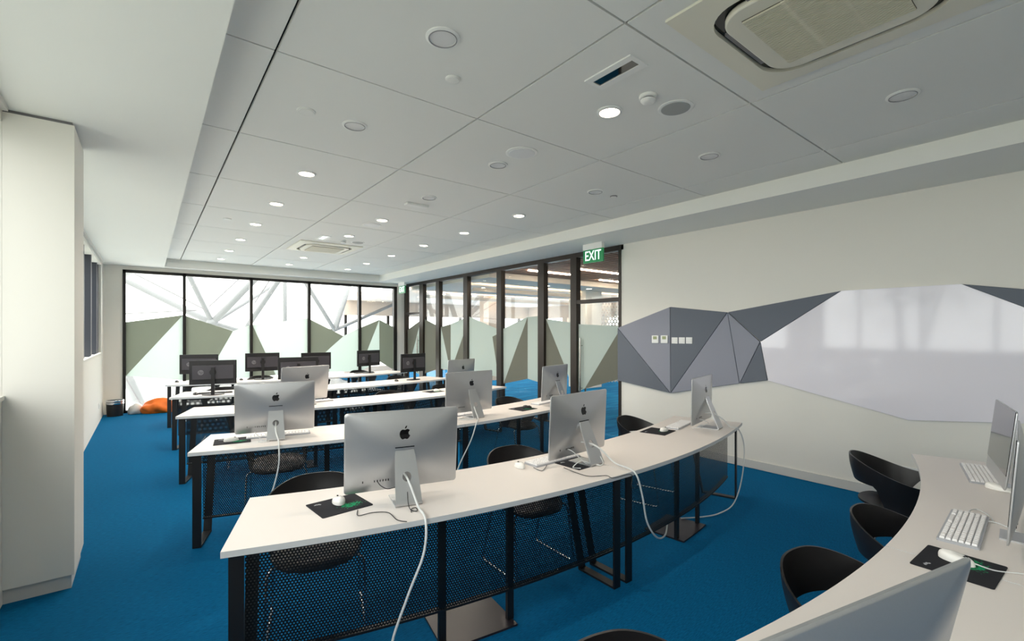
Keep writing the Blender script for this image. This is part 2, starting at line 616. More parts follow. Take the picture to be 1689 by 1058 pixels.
# ------------------------------------------------------------------ glass partition on the right (plane X = XR)
wg = sempty('wall_glass', (XR, 8.4, 0))
wbox(wg, 'head_rail', 'bronze', XR, XR + 0.1, YG - 0.04, YF, HEAD, ZS)
wbox(wg, 'bulkhead', 'lobby_wall', XR + 0.1, XR + 0.2, YG, YF, HEAD + 0.02, 3.3)
gm = [(12.2, 12.3), (11.165, 11.376), (10.30, 10.468), (8.994, 9.166), (7.701, 7.861), (6.387, 6.556), (5.563, 5.703), (4.617, 4.663)]
for a, b in gm:
    wbox(wg, 'mullion', 'bronze', XR - 0.015, XR + 0.09, a, b, 0, HEAD)
for (a, b), (c, d) in list(zip(gm[1:-2], gm[2:-1])):
    wbox(wg, 'pane', 'glass', XR + 0.046, XR + 0.054, d, a, 0.02, HEAD)
wbox(wg, 'bottom_rail', 'bronze', XR + 0.02, XR + 0.08, 5.6, 11.2, 0, 0.02)


def door(name, y0, y1, zt, side):
    d = sempty(name, (XR, (y0 + y1) / 2, 0))
    wbox(d, 'transom', 'bronze', XR - 0.01, XR + 0.09, y0, y1, zt, zt + 0.06)
    wbox(d, 'pane', 'glass', XR + 0.046, XR + 0.054, y0, y1, zt + 0.06, HEAD)
    wbox(d, 'door_leaf', 'glass', XR + 0.045, XR + 0.055, y0, y1, 0.01, zt - 0.005)
    yy = y1 - 0.09 if side > 0 else y0 + 0.12
    for s in (-1, 1):
        xx = 0.05 + s * 0.065
        h = MB().tube([(xx, yy - d.location[1], 0.55), (xx, yy - d.location[1], 1.55)], 0.016, 12).build('handle', 'steel', d, 40)
    for z in (0.7, 1.42):
        MB().tube([(-0.015, yy - d.location[1], z), (0.115, yy - d.location[1], z)], 0.008, 8).build('handle_bolt', 'steel', d, 40)
    return d


dr1 = door('door_1', 4.663, 5.563, 2.13, 1)
dr2 = door('door_2', 11.376, 12.2, 2.13, -1)


def cg(x, y):
    return on_x(600 + x / 3.3065, 400 + y / 3.3065, XR)


gfilms = [
    ('film_olive', [cg(232, 478), cg(304, 424), cg(236, 690)]),
    ('film_pale', [cg(304, 424), cg(304, 725), cg(236, 690)]),
    ('film_olive', [cg(325, 420), cg(394, 455), cg(394, 692), cg(325, 716)]),
    ('film_pale', [cg(413, 462), cg(464, 700), cg(413, 690)]),
    ('film_olive', [cg(413, 462), cg(466, 446), cg(466, 705), cg(464, 700)]),
    ('film_pale', [cg(466, 446), cg(545, 412), cg(545, 478), cg(466, 705)]),
    ('film_olive', [cg(545, 478), cg(545, 690), cg(466, 705)]),
    ('film_pale', [cg(567, 405), cg(727, 476), cg(727, 497), cg(693, 515), cg(725, 735), cg(567, 700)]),
    ('film_olive', [cg(727, 497), cg(727, 745), cg(725, 735), cg(693, 515)]),
    ('film_pale', [cg(752, 472), cg(885, 406), cg(754, 772)]),
    ('film_olive', [cg(885, 406), cg(885, 745), cg(754, 772)]),
    ('film_pale', [cg(885, 406), cg(952, 403), cg(952, 766), cg(885, 745)]),
    ('film_olive', [cg(985, 418), cg(1098, 705), cg(985, 740)]),
    ('film_pale', [cg(985, 418), cg(1130, 438), cg(1130, 800), cg(1098, 705)]),
    ('film_pale', [cg(1162, 446), cg(1392, 458), cg(1392, 468), cg(1195, 800), cg(1162, 812)]),
    ('film_olive', [cg(1392, 468), cg(1392, 745), cg(1195, 800)]),
]
for k, (m, p) in enumerate(gfilms):
    par = dr2 if k < 2 else (dr1 if k > 13 else wg)
    MB().prism([(0.044, y - par.location[1], z) for y, z in p], (-0.003, 0, 0)).build('film_panel', m, par)

# ------------------------------------------------------------------ lobby beyond the glass
struct(MB().box(XR, 15.2, 1.2, 18.0, -0.12, 0.0).build('floor_lobby', 'carpet2'))
lc = struct(MB().box(XR + 0.2, 15.2, 8.5, 18.0, 2.86, 2.95).build('ceiling_lobby', 'lobby_ceil'))
MB().box(XR + 0.2, 15.2, 1.2, 8.5, 3.16, 3.22).build('slat_backing', 'void', lc)
for k in range(51):
    y = 1.3 + k * 0.14
    MB().box(XR + 0.2, 15.0, y, y + 0.05, 2.98, 3.1).build('ceiling_slat', 'wood', lc)
MB().box(XR + 0.2, 15.2, 8.42, 8.5, 2.86, 3.22).build('bulkhead', 'lobby_ceil', lc)
for yy in (9.6, 12.4):  # long lit coves added to warm the lobby ceiling with uplight
    MB().box(6.3, 14.0, yy, yy + 0.2, 2.66, 2.70).build('added_cove_trough', 'lobby_ceil', lc)
    MB().box(6.3, 14.0, yy, yy + 0.02, 2.70, 2.75).build('added_cove_lip', 'lobby_ceil', lc)
    MB().box(6.4, 13.9, yy + 0.06, yy + 0.1, 2.702, 2.712).build('added_cove_lamp', 'cove', lc)
lw = struct(MB().box(15.0, 15.2, 1.2, 18.0, 2.3, 3.2).build('wall_lobby_east', 'lobby_wall'))
MB().box(15.0, 15.2, 1.2, 18.0, 0, 0.5).build('lower_wall', 'lobby_wall', lw)
for y in (1.3, 3.6, 5.9, 8.2, 10.5, 12.8, 15.1, 17.4):
    MB().box(15.0, 15.15, y, y + 0.3, 0.5, 2.3).build('pier', 'lobby_wall', lw)
ln = struct(MB().box(XR + 0.1, 15.2, 17.8, 18.0, 2.3, 3.2).build('wall_lobby_north', 'lobby_wall'))
MB().box(XR + 0.1, 15.2, 17.8, 18.0, 0, 0.3).build('lower_wall', 'lobby_wall', ln)
for x in (5.9, 7.6, 9.3, 11.0, 12.7, 14.4):
    MB().box(x, x + 0.1, 17.85, 17.95, 0.3, 2.3).build('mullion', 'frame', ln)
struct(MB().box(XR + 0.14, 15.2, 1.0, 1.2, 0, 3.2).build('wall_lobby_south', 'lobby_wall'))


def lobby_col(x, y, s, m, label):
    tag(bevel(MB().box(-s, s, -s, s, 0, 2.86).build('lobby_column', m, None, None, (x, y, 0)), 0.01), label, 'column', 'columns in the lobby')


lobby_col(9.4, 13.2, 0.28, 'lobby_wall', 'beige square column in the lobby seen through the fifth glass pane')
lobby_col(10.4, 9.7, 0.35, 'wall', 'white square column in the lobby behind the glass door')
ls = tag(MB().box(-1.1, 1.1, -0.01, 0.01, 0.0, 2.6).build('lattice_screen', 'screenw', None, None, (12.6, 9.8, 0), (0, 0, -0.4)),
         'white perforated lattice screen behind the glass door with handle', 'screen')
ls.data.uv_layers.new(name='UVMap')
for lp in ls.data.loops:
    v = ls.data.vertices[lp.vertex_index].co
    ls.data.uv_layers[0].data[lp.index].uv = (v.x, v.z)
NTH = ['nearest', 'second', 'third', 'fourth', 'fifth', 'sixth', 'seventh', 'eighth', 'farthest']
for k, (x, y0) in enumerate(((7.4, 5.2), (8.9, 5.9), (9.6, 4.8), (7.0, 6.8), (10.8, 6.7), (6.4, 7.6), (9.0, 7.9))):  # lamp count raised, extra ones added to throw light onto the slats
    tag(MB().box(0, 1.5, -0.02, 0.02, 2.955, 2.98).build('linear_lamp', 'strip', None, None, (x, y0, 0)), '%s warm linear lamp under the brown slatted lobby ceiling' % NTH[k], 'lamp', 'linear lamps in the slatted lobby ceiling')
for k, (x, y) in enumerate(((6.8, 9.1), (8.2, 9.0), (9.7, 8.9), (7.2, 10.5), (8.8, 10.8), (10.6, 11.1), (7.4, 13.0), (9.8, 13.9), (7.8, 15))):
    l = thing('lobby_downlight', '%s lit round downlight in the white lobby ceiling beyond the glass' % NTH[k], 'lamp', (x, y, 2.86), 0, 'downlights in the lobby ceiling')
    MB().lathe([(0.09, 0), (0.09, -0.008), (0.075, -0.01)], n=16).build('trim', 'white_p', l, 30)
    MB().lathe([(0.073, -0.004), (0.073, -0.011)], n=16).build('diffuser', 'lamp_on', l)
    pl = bpy.data.lights.new('lobby_downlight_lamp', 'SPOT')
    pl.energy = DOWN * 0.5
    pl.color = (1, 0.84, 0.68)
    pl.spot_size = 2.6
    pl.shadow_soft_size = 0.06
    po = bpy.data.objects.new('lamp_light', pl)
    COL.objects.link(po)
    po.parent = l
    po.location = (0, 0, -0.03)
tag(MB().lathe([(0.36, 0), (0.42, 0.06), (0.43, 0.2), (0.38, 0.34), (0.2, 0.38), (0.02, 0.385)], n=28).build('pouffe', 'pot', None, 40, (8.1, 5.9, 0.0)),
    'round brown pouffe on the lobby carpet behind the glass door', 'pouffe')

# ------------------------------------------------------------------ outside: terrace and white roof truss
struct(MB().box(-3, 40, YF + 0.15, 40, -0.5, -0.15).build('ground_terrace', 'ground'))
struct(MB().box(-120, 60, -120, 120, -4.4, -4.2).build('ground_street', 'street'))
tr = thing('roof_truss', 'white tubular steel roof truss outside the far window', 'truss', (2, 16.5, 0))


def pt(px, py, y):
    x, z = on_y(px, py, y)
    return Vector((x - 2, y - 16.5, z))


for (a, b, r, ya, yb) in [((180, 448), (350, 533), 0.10, 17.5, 16.5), ((300, 430), (350, 533), 0.07, 15.5, 16.5), ((440, 440), (350, 533), 0.10, 15.5, 16.5),
                          ((500, 440), (350, 533), 0.07, 18.5, 16.5), ((350, 533), (402, 548), 0.07, 16.5, 16.8), ((402, 548), (475, 440), 0.08, 16.8, 15.8),
                          ((350, 533), (300, 560), 0.07, 16.5, 17), ((470, 440), (470, 600), 0.07, 17.5, 17.5), ((488, 440), (552, 545), 0.07, 15.6, 16.5),
                          ((585, 440), (552, 545), 0.10, 17, 16.5), ((552, 545), (700, 480), 0.06, 16.5, 18), ((402, 548), (552, 545), 0.05, 16.8, 16.5),
                          ((200, 600), (250, 710), 0.12, 15, 14.4), ((230, 440), (205, 455), 0.06, 16, 17)]:
    MB().tube([pt(*a, ya), pt(*b, yb)], r, 12).build('truss_tube', 'truss', tr, 40)
for (a, b, ya, yb) in [((222, 452), (340, 512), 15.5, 15.7), ((200, 518), (328, 512), 15.4, 15.8), ((345, 506), (400, 455), 15.6, 15.2), ((206, 622), (235, 672), 14, 13.8), ((420, 500), (450, 455), 15.8, 15.4)]:
    MB().tube([pt(*a, ya), pt(*b, yb)], 0.018, 6).build('tie_rod', 'rod', tr)
MB().lathe([(0.02, -0.16), (0.14, -0.1), (0.17, 0), (0.14, 0.1), (0.02, 0.16)], tuple(pt(350, 533, 16.5)), 16).build('truss_node', 'truss', tr, 60)
# trees standing outside the side windows (they show in the whiteboard's gloss)
for x, y, h, k in ((-6.5, 3.6, 8.7, 0), (-8.0, -0.4, 9.0, 1)):
    t = thing('street_tree', ['slender tree outside the side window near the column', 'broad tree outside the side window behind the camera'][k], 'tree', (x, y, -4.2))
    MB().tube([(0, 0, 0), (0.1, 0.1, h * 0.4), (-0.1, 0.3, h * 0.7), (0.2, 0.5, h)], [0.16, 0.13, 0.09, 0.04], 8).build('trunk', 'bark', t, 40)
    MB().tube([(0.05, 0.15, h * 0.45), (0.3, -0.6, h * 0.75), (0.2, -1.1, h * 0.95)], [0.08, 0.06, 0.03], 6).build('branch', 'bark', t, 40)
    mb = MB()
    for q in range(900):
        u = Vector((random.gauss(0, 0.5), random.gauss(-0.2, 0.9), h * 0.85 + random.gauss(0, 0.5)))
        d1 = Vector((random.uniform(-1, 1), random.uniform(-1, 1), random.uniform(-1, 1))).normalized() * 0.09
        d2 = Vector((random.uniform(-1, 1), random.uniform(-1, 1), random.uniform(-1, 1))).normalized() * 0.06
        mb.add([u - d1, u + d2, u + d1, u - d2], [(0, 1, 2, 3)])
    fo = mb.build('foliage', 'leaf', t)
    fo['kind'] = 'stuff'

# ------------------------------------------------------------------ curved desks
CX = 2.47
CY = [7.19, 9.19, 11.19, 13.09, 14.93, 16.84]
ZD, TH = 0.74, 0.027
R0, R1 = 6.61, 7.285
A_END = 17.85


def at(row, ang, r, z=0.0):
    a = math.radians(ang)
    return Vector((CX + r * math.sin(a), CY[row] - r * math.cos(a), z))


def arc_solid(mb, a0, a1, r0, r1, z0, z1, n=20):
    """curved bar about the row centre, coordinates relative to the centre (0, 0)"""
    vs, fs = [], []
    for i in range(n + 1):
        a = math.radians(a0 + (a1 - a0) * i / n)
        for r, z in ((r0, z0), (r1, z0), (r1, z1), (r0, z1)):
            vs.append((r * math.sin(a), -r * math.cos(a), z))
    for i in range(n):
        for k in range(4):
            fs.append((i * 4 + k, i * 4 + (k + 1) % 4, i * 4 + 4 + (k + 1) % 4, i * 4 + 4 + k))
    fs += [(0, 1, 2, 3), (n * 4 + 3, n * 4 + 2, n * 4 + 1, n * 4)]
    return mb.add(vs, fs)


def rel(ang, r, z):
    a = math.radians(ang)
    return Vector((r * math.sin(a), -r * math.cos(a), z))


def leg_mesh(ang):
    """flat-bar loop: upright front bar, floor bar, leaning rear bar"""
    a = math.radians(ang)
    t = Vector((math.cos(a), math.sin(a), 0))
    mb = MB()
    wdt, th = 0.058, 0.013
    prof_o = [(7.25, ZD - TH), (7.25, 0.0), (6.93, 0.0), (6.76, ZD - TH)]
    prof_i = [(7.25 - th, ZD - TH), (7.25 - th, th), (6.93 + th * 0.7, th), (6.76 + th, ZD - TH)]
    vs, fs = [], []
    for s in (-0.5, 0.5):
        for pr in (prof_o, prof_i):
            for r, z in pr:
                vs.append(rel(ang, r, z) + t * wdt * s)
    for i in range(3):
        fs += [(i, i + 1, 8 + i + 1, 8 + i), (4 + i, 12 + i, 12 + i + 1, 4 + i + 1), (i, 4 + i, 4 + i + 1, i + 1), (8 + i, 8 + i + 1, 12 + i + 1, 12 + i)]
    fs += [(0, 8, 12, 4), (3, 7, 15, 11)]
    return mb.add(vs, fs)


ROWN = ['nearest desk row', 'second desk row', 'third desk row', 'fourth desk row', 'fifth desk row', 'last desk row']
SIDE = {-1: 'left', 1: 'right'}
desk_parts = {}
for s in (-1, 1):
    a0, a1 = (-A_END, -0.02) if s < 0 else (0.02, A_END)
    top = arc_solid(MB(), a0, a1, R0, R1, ZD - TH, ZD).mesh('tabletop', 'desk')
    top.materials.append(M['edge'])
    for p in top.polygons:
        if abs(p.normal.z) < 0.5:
            p.material_index = 1
    pm = MB()
    n = 24
    b0, b1 = a0 + (0.55 if s < 0 else 0.1), a1 - (0.55 if s > 0 else 0.1)
    vs = []
    for i in range(n + 1):
        a = b0 + (b1 - b0) * i / n
        vs += [rel(a, 7.16, 0.2), rel(a, 7.16, ZD - TH)]
    pm.add(vs, [(2 * i, 2 * i + 2, 2 * i + 3, 2 * i + 1) for i in range(n)])
    pan = pm.mesh('modesty_panel', 'perf', 60)
    uvl = pan.uv_layers.new(name='UVMap')
    for lp in pan.loops:
        v = pan.vertices[lp.vertex_index].co
        uvl.data[lp.index].uv = (math.atan2(v.x, -v.y) * 7.16, v.z)
    rim = arc_solid(MB(), b0, b1, 7.13, 7.165, 0.188, 0.2, 24).mesh('panel_flange', 'black')
    legs = [leg_mesh(a).mesh('leg', 'black') for a in ((-17.45, -0.7) if s < 0 else (0.25, 17.0))]
    c = 8.4 * s
    plate = arc_solid(MB(), c - 1.75, c + 1.75, 6.86, 7.2, 0.0, 0.012, 4).mesh('base_plate', 'plate')
    post = []
    for da in (-1.65, 1.65):
        a = math.radians(c + da)
        t = Vector((math.cos(a), math.sin(a), 0)) * 0.02
        nn = Vector((math.sin(a), -math.cos(a), 0)) * 0.012
        q = rel(c + da, 7.135, 0.012)
        post.append(MB().prism([q - t - nn, q + t - nn, q + t + nn, q - t + nn], (0, 0, ZD - TH - 0.012)).mesh('post', 'black'))
    desk_parts[s] = [('tabletop', top), ('modesty_panel', pan), ('panel_flange', rim), ('leg', legs[0]), ('leg', legs[1]), ('base_plate', plate), ('post', post[0]), ('post', post[1])]
for row in range(6):
    for s in (-1, 1):
        o = thing('curved_desk', 'white curved desk with black perforated panel, %s half of the %s' % (SIDE[s], ROWN[row]), 'desk', (CX, CY[row], 0), 0, 'curved desks in rows')
        for nme, me in desk_parts[s]:
            link(nme, me, o)

# ------------------------------------------------------------------ all-in-one computers
BW, BH = 0.615, 0.435


def rrect(hw, hh, r, n=6):
    pts = []
    for cx, cy, q0 in ((hw - r, hh - r, 0), (-hw + r, hh - r, PI / 2), (-hw + r, -hh + r, PI), (hw - r, -hh + r, 1.5 * PI)):
        for k in range(n + 1):
            q = q0 + PI / 2 * k / n
            pts.append((cx + r * math.cos(q), cy + r * math.sin(q)))
    return pts


def dome(s):
    return 0.007 + 0.04 * (1 - s ** 1.9)


def body_mesh():
    mb = MB()
    n = len(rrect(BW / 2, BH / 2, 0.016, 8))
    rings = [(1.0, 0.0, 0.016), (1.0, -0.005, 0.016)]
    for s in (0.99, 0.97, 0.94, 0.9, 0.84, 0.77, 0.69, 0.6, 0.5, 0.4, 0.3, 0.2, 0.1, 0.03):
        rings.append((s, -dome(s), 0.016 + (BH / 2 * s * 0.97 - 0.016) * (1 - s) ** 0.8 if BH / 2 * s * 0.97 > 0.016 else BH / 2 * s * 0.9))
    vs = []
    for s, d, r in rings:
        vs += [(x, d, z + BH / 2) for x, z in rrect(BW / 2 * s, BH / 2 * s, r, 8)]
    fs = []
    for i in range(len(rings) - 1):
        for k in range(n):
            fs.append((i * n + k, i * n + (k + 1) % n, (i + 1) * n + (k + 1) % n, (i + 1) * n + k))
    fs.append(tuple(range(n)))
    fs.append(tuple(range((len(rings) - 1) * n, len(rings) * n)))
    return mb.add(vs, fs).mesh('body', 'alu', 30)


BODY = body_mesh()
_bm = bmesh.new()
_bm.from_mesh(BODY)
BVH = BVHTree.FromBMesh(_bm)
_bm.free()


def back_y(x, z):
    h = BVH.ray_cast(Vector((x, -1, z)), Vector((0, 1, 0)))
    return h[0].y if h[0] else -0.007


def logo_mesh():
    body = [(0.02, 0.27), (0.12, 0.31), (0.24, 0.33), (0.36, 0.28), (0.43, 0.21), (0.36, 0.14), (0.315, 0.05), (0.31, -0.04), (0.35, -0.13), (0.44, -0.20),
            (0.40, -0.30), (0.33, -0.40), (0.24, -0.49), (0.15, -0.50), (0.06, -0.465), (0.0, -0.455), (-0.06, -0.465), (-0.15, -0.50), (-0.23, -0.49), (-0.32, -0.41),
            (-0.39, -0.29), (-0.43, -0.15), (-0.44, -0.02), (-0.41, 0.12), (-0.34, 0.23), (-0.24, 0.30), (-0.12, 0.31), (-0.03, 0.28)]
    leaf = [(0.02, 0.37), (0.03, 0.46), (0.09, 0.56), (0.20, 0.62), (0.20, 0.53), (0.14, 0.43), (0.06, 0.375)]
    mb = MB()
    k = 0.064
    for poly in (body, leaf):
        cx = sum(p[0] for p in poly) / len(poly)
        cz = sum(p[1] for p in poly) / len(poly)
        P = [(cx, cz)] + poly
        vs = []
        for x, z in P:
            X, Z = x * k, BH * 0.725 + z * k
            vs.append((X, back_y(X, Z) - 0.0012, Z))
        n = len(poly)
        mb.add(vs, [(0, 1 + i, 1 + (i + 1) % n) for i in range(n)])
    return mb.mesh('logo', 'ink')


def stand_mesh():
    """bent tapering plate with a round cable hole"""
    mb = MB()
    zt, zb = 0.288, 0.012
    yt, yb = -0.058, -0.178
    wt, wb = 0.052, 0.07
    hz, hr, th = 0.14, 0.024, 0.009

    def P(x, z, d):
        t = (zt - z) / (zt - zb)
        return (x, yt + (yb - yt) * t + d, z)
    n = 32
    inner, outer = [], []
    for k in range(n):
        q = 2 * PI * (k + 0.5) / n
        dx, dz = math.cos(q), math.sin(q)
        inner.append((hr * dx, hz + hr * dz))
        tt = 9
        if dz > 1e-6:
            tt = min(tt, (zt - hz) / dz)
        if dz < -1e-6:
            tt = min(tt, (zb - hz) / dz)
        sl = (wb - wt) / (zt - zb)
        wh = wt + sl * (zt - hz)
        tt = min(tt, wh / (abs(dx) + sl * dz)) if abs(dx) + sl * dz > 1e-6 else tt
        outer.append((tt * dx, hz + tt * dz))
    vs = [P(x, z, 0) for x, z in inner] + [P(x, z, 0) for x, z in outer] + [P(x, z, th) for x, z in inner] + [P(x, z, th) for x, z in outer]
    fs = []
    for k in range(n):
        j = (k + 1) % n
        fs += [(k, j, n + j, n + k), (2 * n + k, 3 * n + k, 3 * n + j, 2 * n + j), (k, 2 * n + k, 2 * n + j, j), (n + k, n + j, 3 * n + j, 3 * n + k)]
    mb.add(vs, fs)
    # foot with a rounded heel
    prof = []
    for k in range(7):
        q = PI + PI / 2 * k / 6 - 0.35 * (1 - k / 6)
        prof.append((yb + 0.014 + 0.014 * math.cos(q), 0.014 + 0.014 * math.sin(q)))
    prof += [(0.025, 0.0), (0.025, 0.007), (yb + 0.016, 0.009), (yb + 0.008, 0.016)]
    mb.prism([(-wb, y, z) for y, z in prof], (2 * wb, 0, 0))
    # top fold into the hinge
    mb.prism([(-wt, yt, zt), (-wt, yt + 0.004, zt + 0.008), (-wt, -0.028, zt + 0.01), (-wt, -0.028, zt - 0.004), (-wt, yt + th, zt - 0.004)], (2 * wt, 0, 0))
    return mb.mesh('stand', 'alu', 30)


imac = {'body': BODY, 'logo': logo_mesh(), 'stand': stand_mesh(),
        'screen': MB().box(-BW / 2 + 0.004, BW / 2 - 0.004, 0.0002, 0.0025, 0.078, BH - 0.004).mesh('screen', 'screen'),
        'port': MB().box(-0.0022, 0.0022, -0.001, 0.001, -0.006, 0.006).mesh('port', 'ink'),
        'vent': MB().box(-0.052, 0.052, -0.001, 0.001, -0.0025, 0.0025).mesh('hinge_slot', 'ink')}


def computer(x, y, yaw, tilt, label, lift=0.05):
    o = thing('desktop_computer', label, 'computer', (x, y, ZD), math.radians(yaw), 'silver desktop computers')
    link('stand', imac['stand'], o)
    rt = (math.radians(tilt), 0, 0)
    b = link('body', imac['body'], o, (0, 0, lift), rt)
    link('screen', imac['screen'], b)
    link('logo', imac['logo'], b)
    link('hinge_slot', imac['vent'], b, (0, back_y(0, 0.241) - 0.0005, 0.241))
    for px in (-0.215, -0.155, -0.140, -0.125, -0.110, -0.096, -0.082):
        link('port', imac['port'], b, (px, back_y(px, 0.062) - 0.0006, 0.062))
    return o


comps = [
    (0, 0.974, 0.318, -13.3, 11.3, 'silver all-in-one computer cut off at the bottom edge, nearest the camera'),
    (0, None, 4.5, 4.5, 4, 'silver all-in-one computer edge-on beside keyboard with coiled white cable'),
    (0, None, 12.3, 12.9, 6, 'silver all-in-one computer at the right picture edge reflecting the whiteboard'),
    (1, 1.116, 2.414, -13.3, 5.2, 'large silver all-in-one computer at left of the second desk row'),
    (1, 2.402, 2.313, 4.6, 3, 'silver all-in-one computer at middle of second desk row, tangled white cables'),
    (1, 4.19, 2.40, 13, 1, 'silver all-in-one computer seen side-on at right end of second desk row'),
    (2, 0.879, 4.451, -11, 10, 'silver all-in-one computer at left of the third desk row'),
    (2, 2.742, 4.251, 2.7, 1, 'silver all-in-one computer at middle of the third desk row'),
    (2, 4.125, 4.39, 15.1, 3, 'silver all-in-one computer at right of third desk row before the glass'),
    (3, 1.559, 6.255, 12.6, 8, 'silver all-in-one computer turned right on the fourth desk row, left side'),
    (3, 3.86, 6.25, 16, 5, 'small-looking silver all-in-one computer at right of the fourth desk row'),
]
for row, x, y, yaw, tilt, lab in comps:
    if x is None:
        p = at(row, y, 6.94)
        x, y = p.x, p.y
    computer(x, y, yaw, tilt, lab)

# ------------------------------------------------------------------ black flat monitors
MW, MH = 0.585, 0.345
mon = {}
mb = MB()
ol = rrect(MW / 2, MH / 2, 0.006, 3)
n = len(ol)
mb.add([(x, 0.012, z) for x, z in ol] + [(x, -0.012, z) for x, z in ol], [tuple(range(n)), tuple(range(n, 2 * n))] + [(i, (i + 1) % n, n + (i + 1) % n, n + i) for i in range(n)])
mon['housing'] = mb.mesh('housing', 'hp', 30)
ol = rrect(MW * 0.44, MH * 0.29, 0.004, 2)
n = len(ol)
mon['back_cover'] = MB().add([(x, -0.012, z) for x, z in ol] + [(x * 0.99, -0.03, z * 0.985) for x, z in ol],
                             [tuple(range(n)), tuple(range(n, 2 * n))] + [(i, (i + 1) % n, n + (i + 1) % n, n + i) for i in range(n)]).mesh('back_cover', 'hp_back', 30)
mon['screen'] = MB().box(-MW / 2 + 0.008, MW / 2 - 0.008, 0.0121, 0.0135, -MH / 2 + 0.014, MH / 2 - 0.008).mesh('screen', 'screen')
mon['column'] = MB().box(-0.022, 0.022, -0.055, -0.031, -0.33, 0.075).mesh('column', 'hp')
mon['hub'] = MB().tube([(0, -0.034, 0), (0, -0.029, 0)], 0.045, 20).mesh('hub', 'hp', 40)
mon['base'] = MB().lathe([(0.02, 0.012), (0.11, 0.010), (0.115, 0.006), (0.115, 0.0)], n=28).mesh('base', 'hp', 40)
mon['logo'] = MB().tube([(0, 0, 0), (0, -0.0015, 0)], 0.036, 28).mesh('logo_disc', 'hp_logo', 40)
mon['letters'] = text_mesh('hp', 0.06, 'hp_back', 0.0006, 0.25)


def monitor(x, y, yaw, zc, label):
    o = thing('monitor', label, 'monitor', (x, y, ZD), math.radians(yaw), 'black flat monitors')
    h = link('housing', mon['housing'], o, (0, 0, zc - ZD))
    link('screen', mon['screen'], h)
    bc = link('back_cover', mon['back_cover'], h)
    link('logo_disc', mon['logo'], bc, (-0.15, -0.0305, 0.0))
    link('lettering', mon['letters'], bc, (-0.15, -0.0328, 0.004), (PI / 2, 0, 0))
    cm = link('column', mon['column'], o, (0, 0, zc - ZD))
    cm.scale = (1, 1, (zc - ZD - 0.006) / 0.33)
    link('hub', mon['hub'], h)
    b = link('base', mon['base'], o, (0, -0.005, 0))
    b.scale = (1.25, 0.9, 1)


for row, x, y, yaw, zc, lab in [
    (5, 0.736, 10.074, -12, 1.072, 'black monitor at left end of the last desk row, partly hidden'),
    (4, 0.755, 8.0, -13.5, 1.067, 'black monitor with round grey logo at left of the fifth desk row'),
    (5, 1.742, 9.99, -3, 1.075, 'black monitor second from left on the last desk row'),
    (4, 1.901, 7.97, -8, 1.075, 'black monitor at middle of the fifth desk row behind silver computer'),
    (5, 2.70, 9.89, 4, 1.06, 'black monitor third from left on the last desk row, half hidden'),
    (5, 3.86, 10.08, 15, 1.072, 'black monitor at right end of the last desk row'),
    (4, 3.99, 8.15, 14, 1.065, 'black monitor at right of the fifth desk row before the glass wall'),
]:
    monitor(x, y, yaw, zc, lab)

# ------------------------------------------------------------------ tub chairs


def smooth(t):
    t = max(0.0, min(1.0, t))
    return t * t * (3 - 2 * t)


def chair_shell():
    """wrap-round back and arms; phi = 0 is the middle of the back"""
    mb = MB()
    NP, NV = 60, 9
    lim = 128.0
    th = 0.009

    def surf(ph, v):
        a = abs(ph)
        zt = 0.772 - 0.135 * smooth((a - 12) / 108)
        zl = 0.602 - 0.167 * smooth((a - 52) / 16)
        zl += 0.17 * smooth((a - 92) / 36)
        if a > 116:
            q = (a - 116) / 12
            m = (zt + zl) / 2
            hgt = (zt - zl) / 2 * math.sqrt(max(0.02, 1 - q * q * 0.96))
            zt, zl = m + hgt, m - hgt
        z = zl + (zt - zl) * v
        k = 0.235 + 0.065 * smooth((z - 0.43) / 0.33)
        if a > 90:
            k += 0.02 * (a - 90) / 38
        r = math.radians(ph)
        return Vector((math.sin(r) * k, math.cos(r) * k * 0.98, z))
    vs, fs = [], []
    for off in (0, th):
        for i in range(NP + 1):
            ph = -lim + 2 * lim * i / NP
            for j in range(NV + 1):
                p = surf(ph, j / NV)
                d = Vector((p.x, p.y, 0)).normalized()
                vs.append(p - d * off)
    K = (NP + 1) * (NV + 1)
    idx = lambda i, j, s=0: s * K + i * (NV + 1) + j
    for i in range(NP):
        for j in range(NV):
            fs.append((idx(i, j), idx(i + 1, j), idx(i + 1, j + 1), idx(i, j + 1)))
            fs.append((idx(i, j, 1), idx(i, j + 1, 1), idx(i + 1, j + 1, 1), idx(i + 1, j, 1)))
        for j in (0, NV):
            fs.append((idx(i, j), idx(i, j, 1), idx(i + 1, j, 1), idx(i + 1, j)))
    for i in (0, NP):
        for j in range(NV):
            fs.append((idx(i, j), idx(i, j + 1), idx(i, j + 1, 1), idx(i, j, 1)))
    return mb.add(vs, fs).mesh('shell', 'chair', 50)


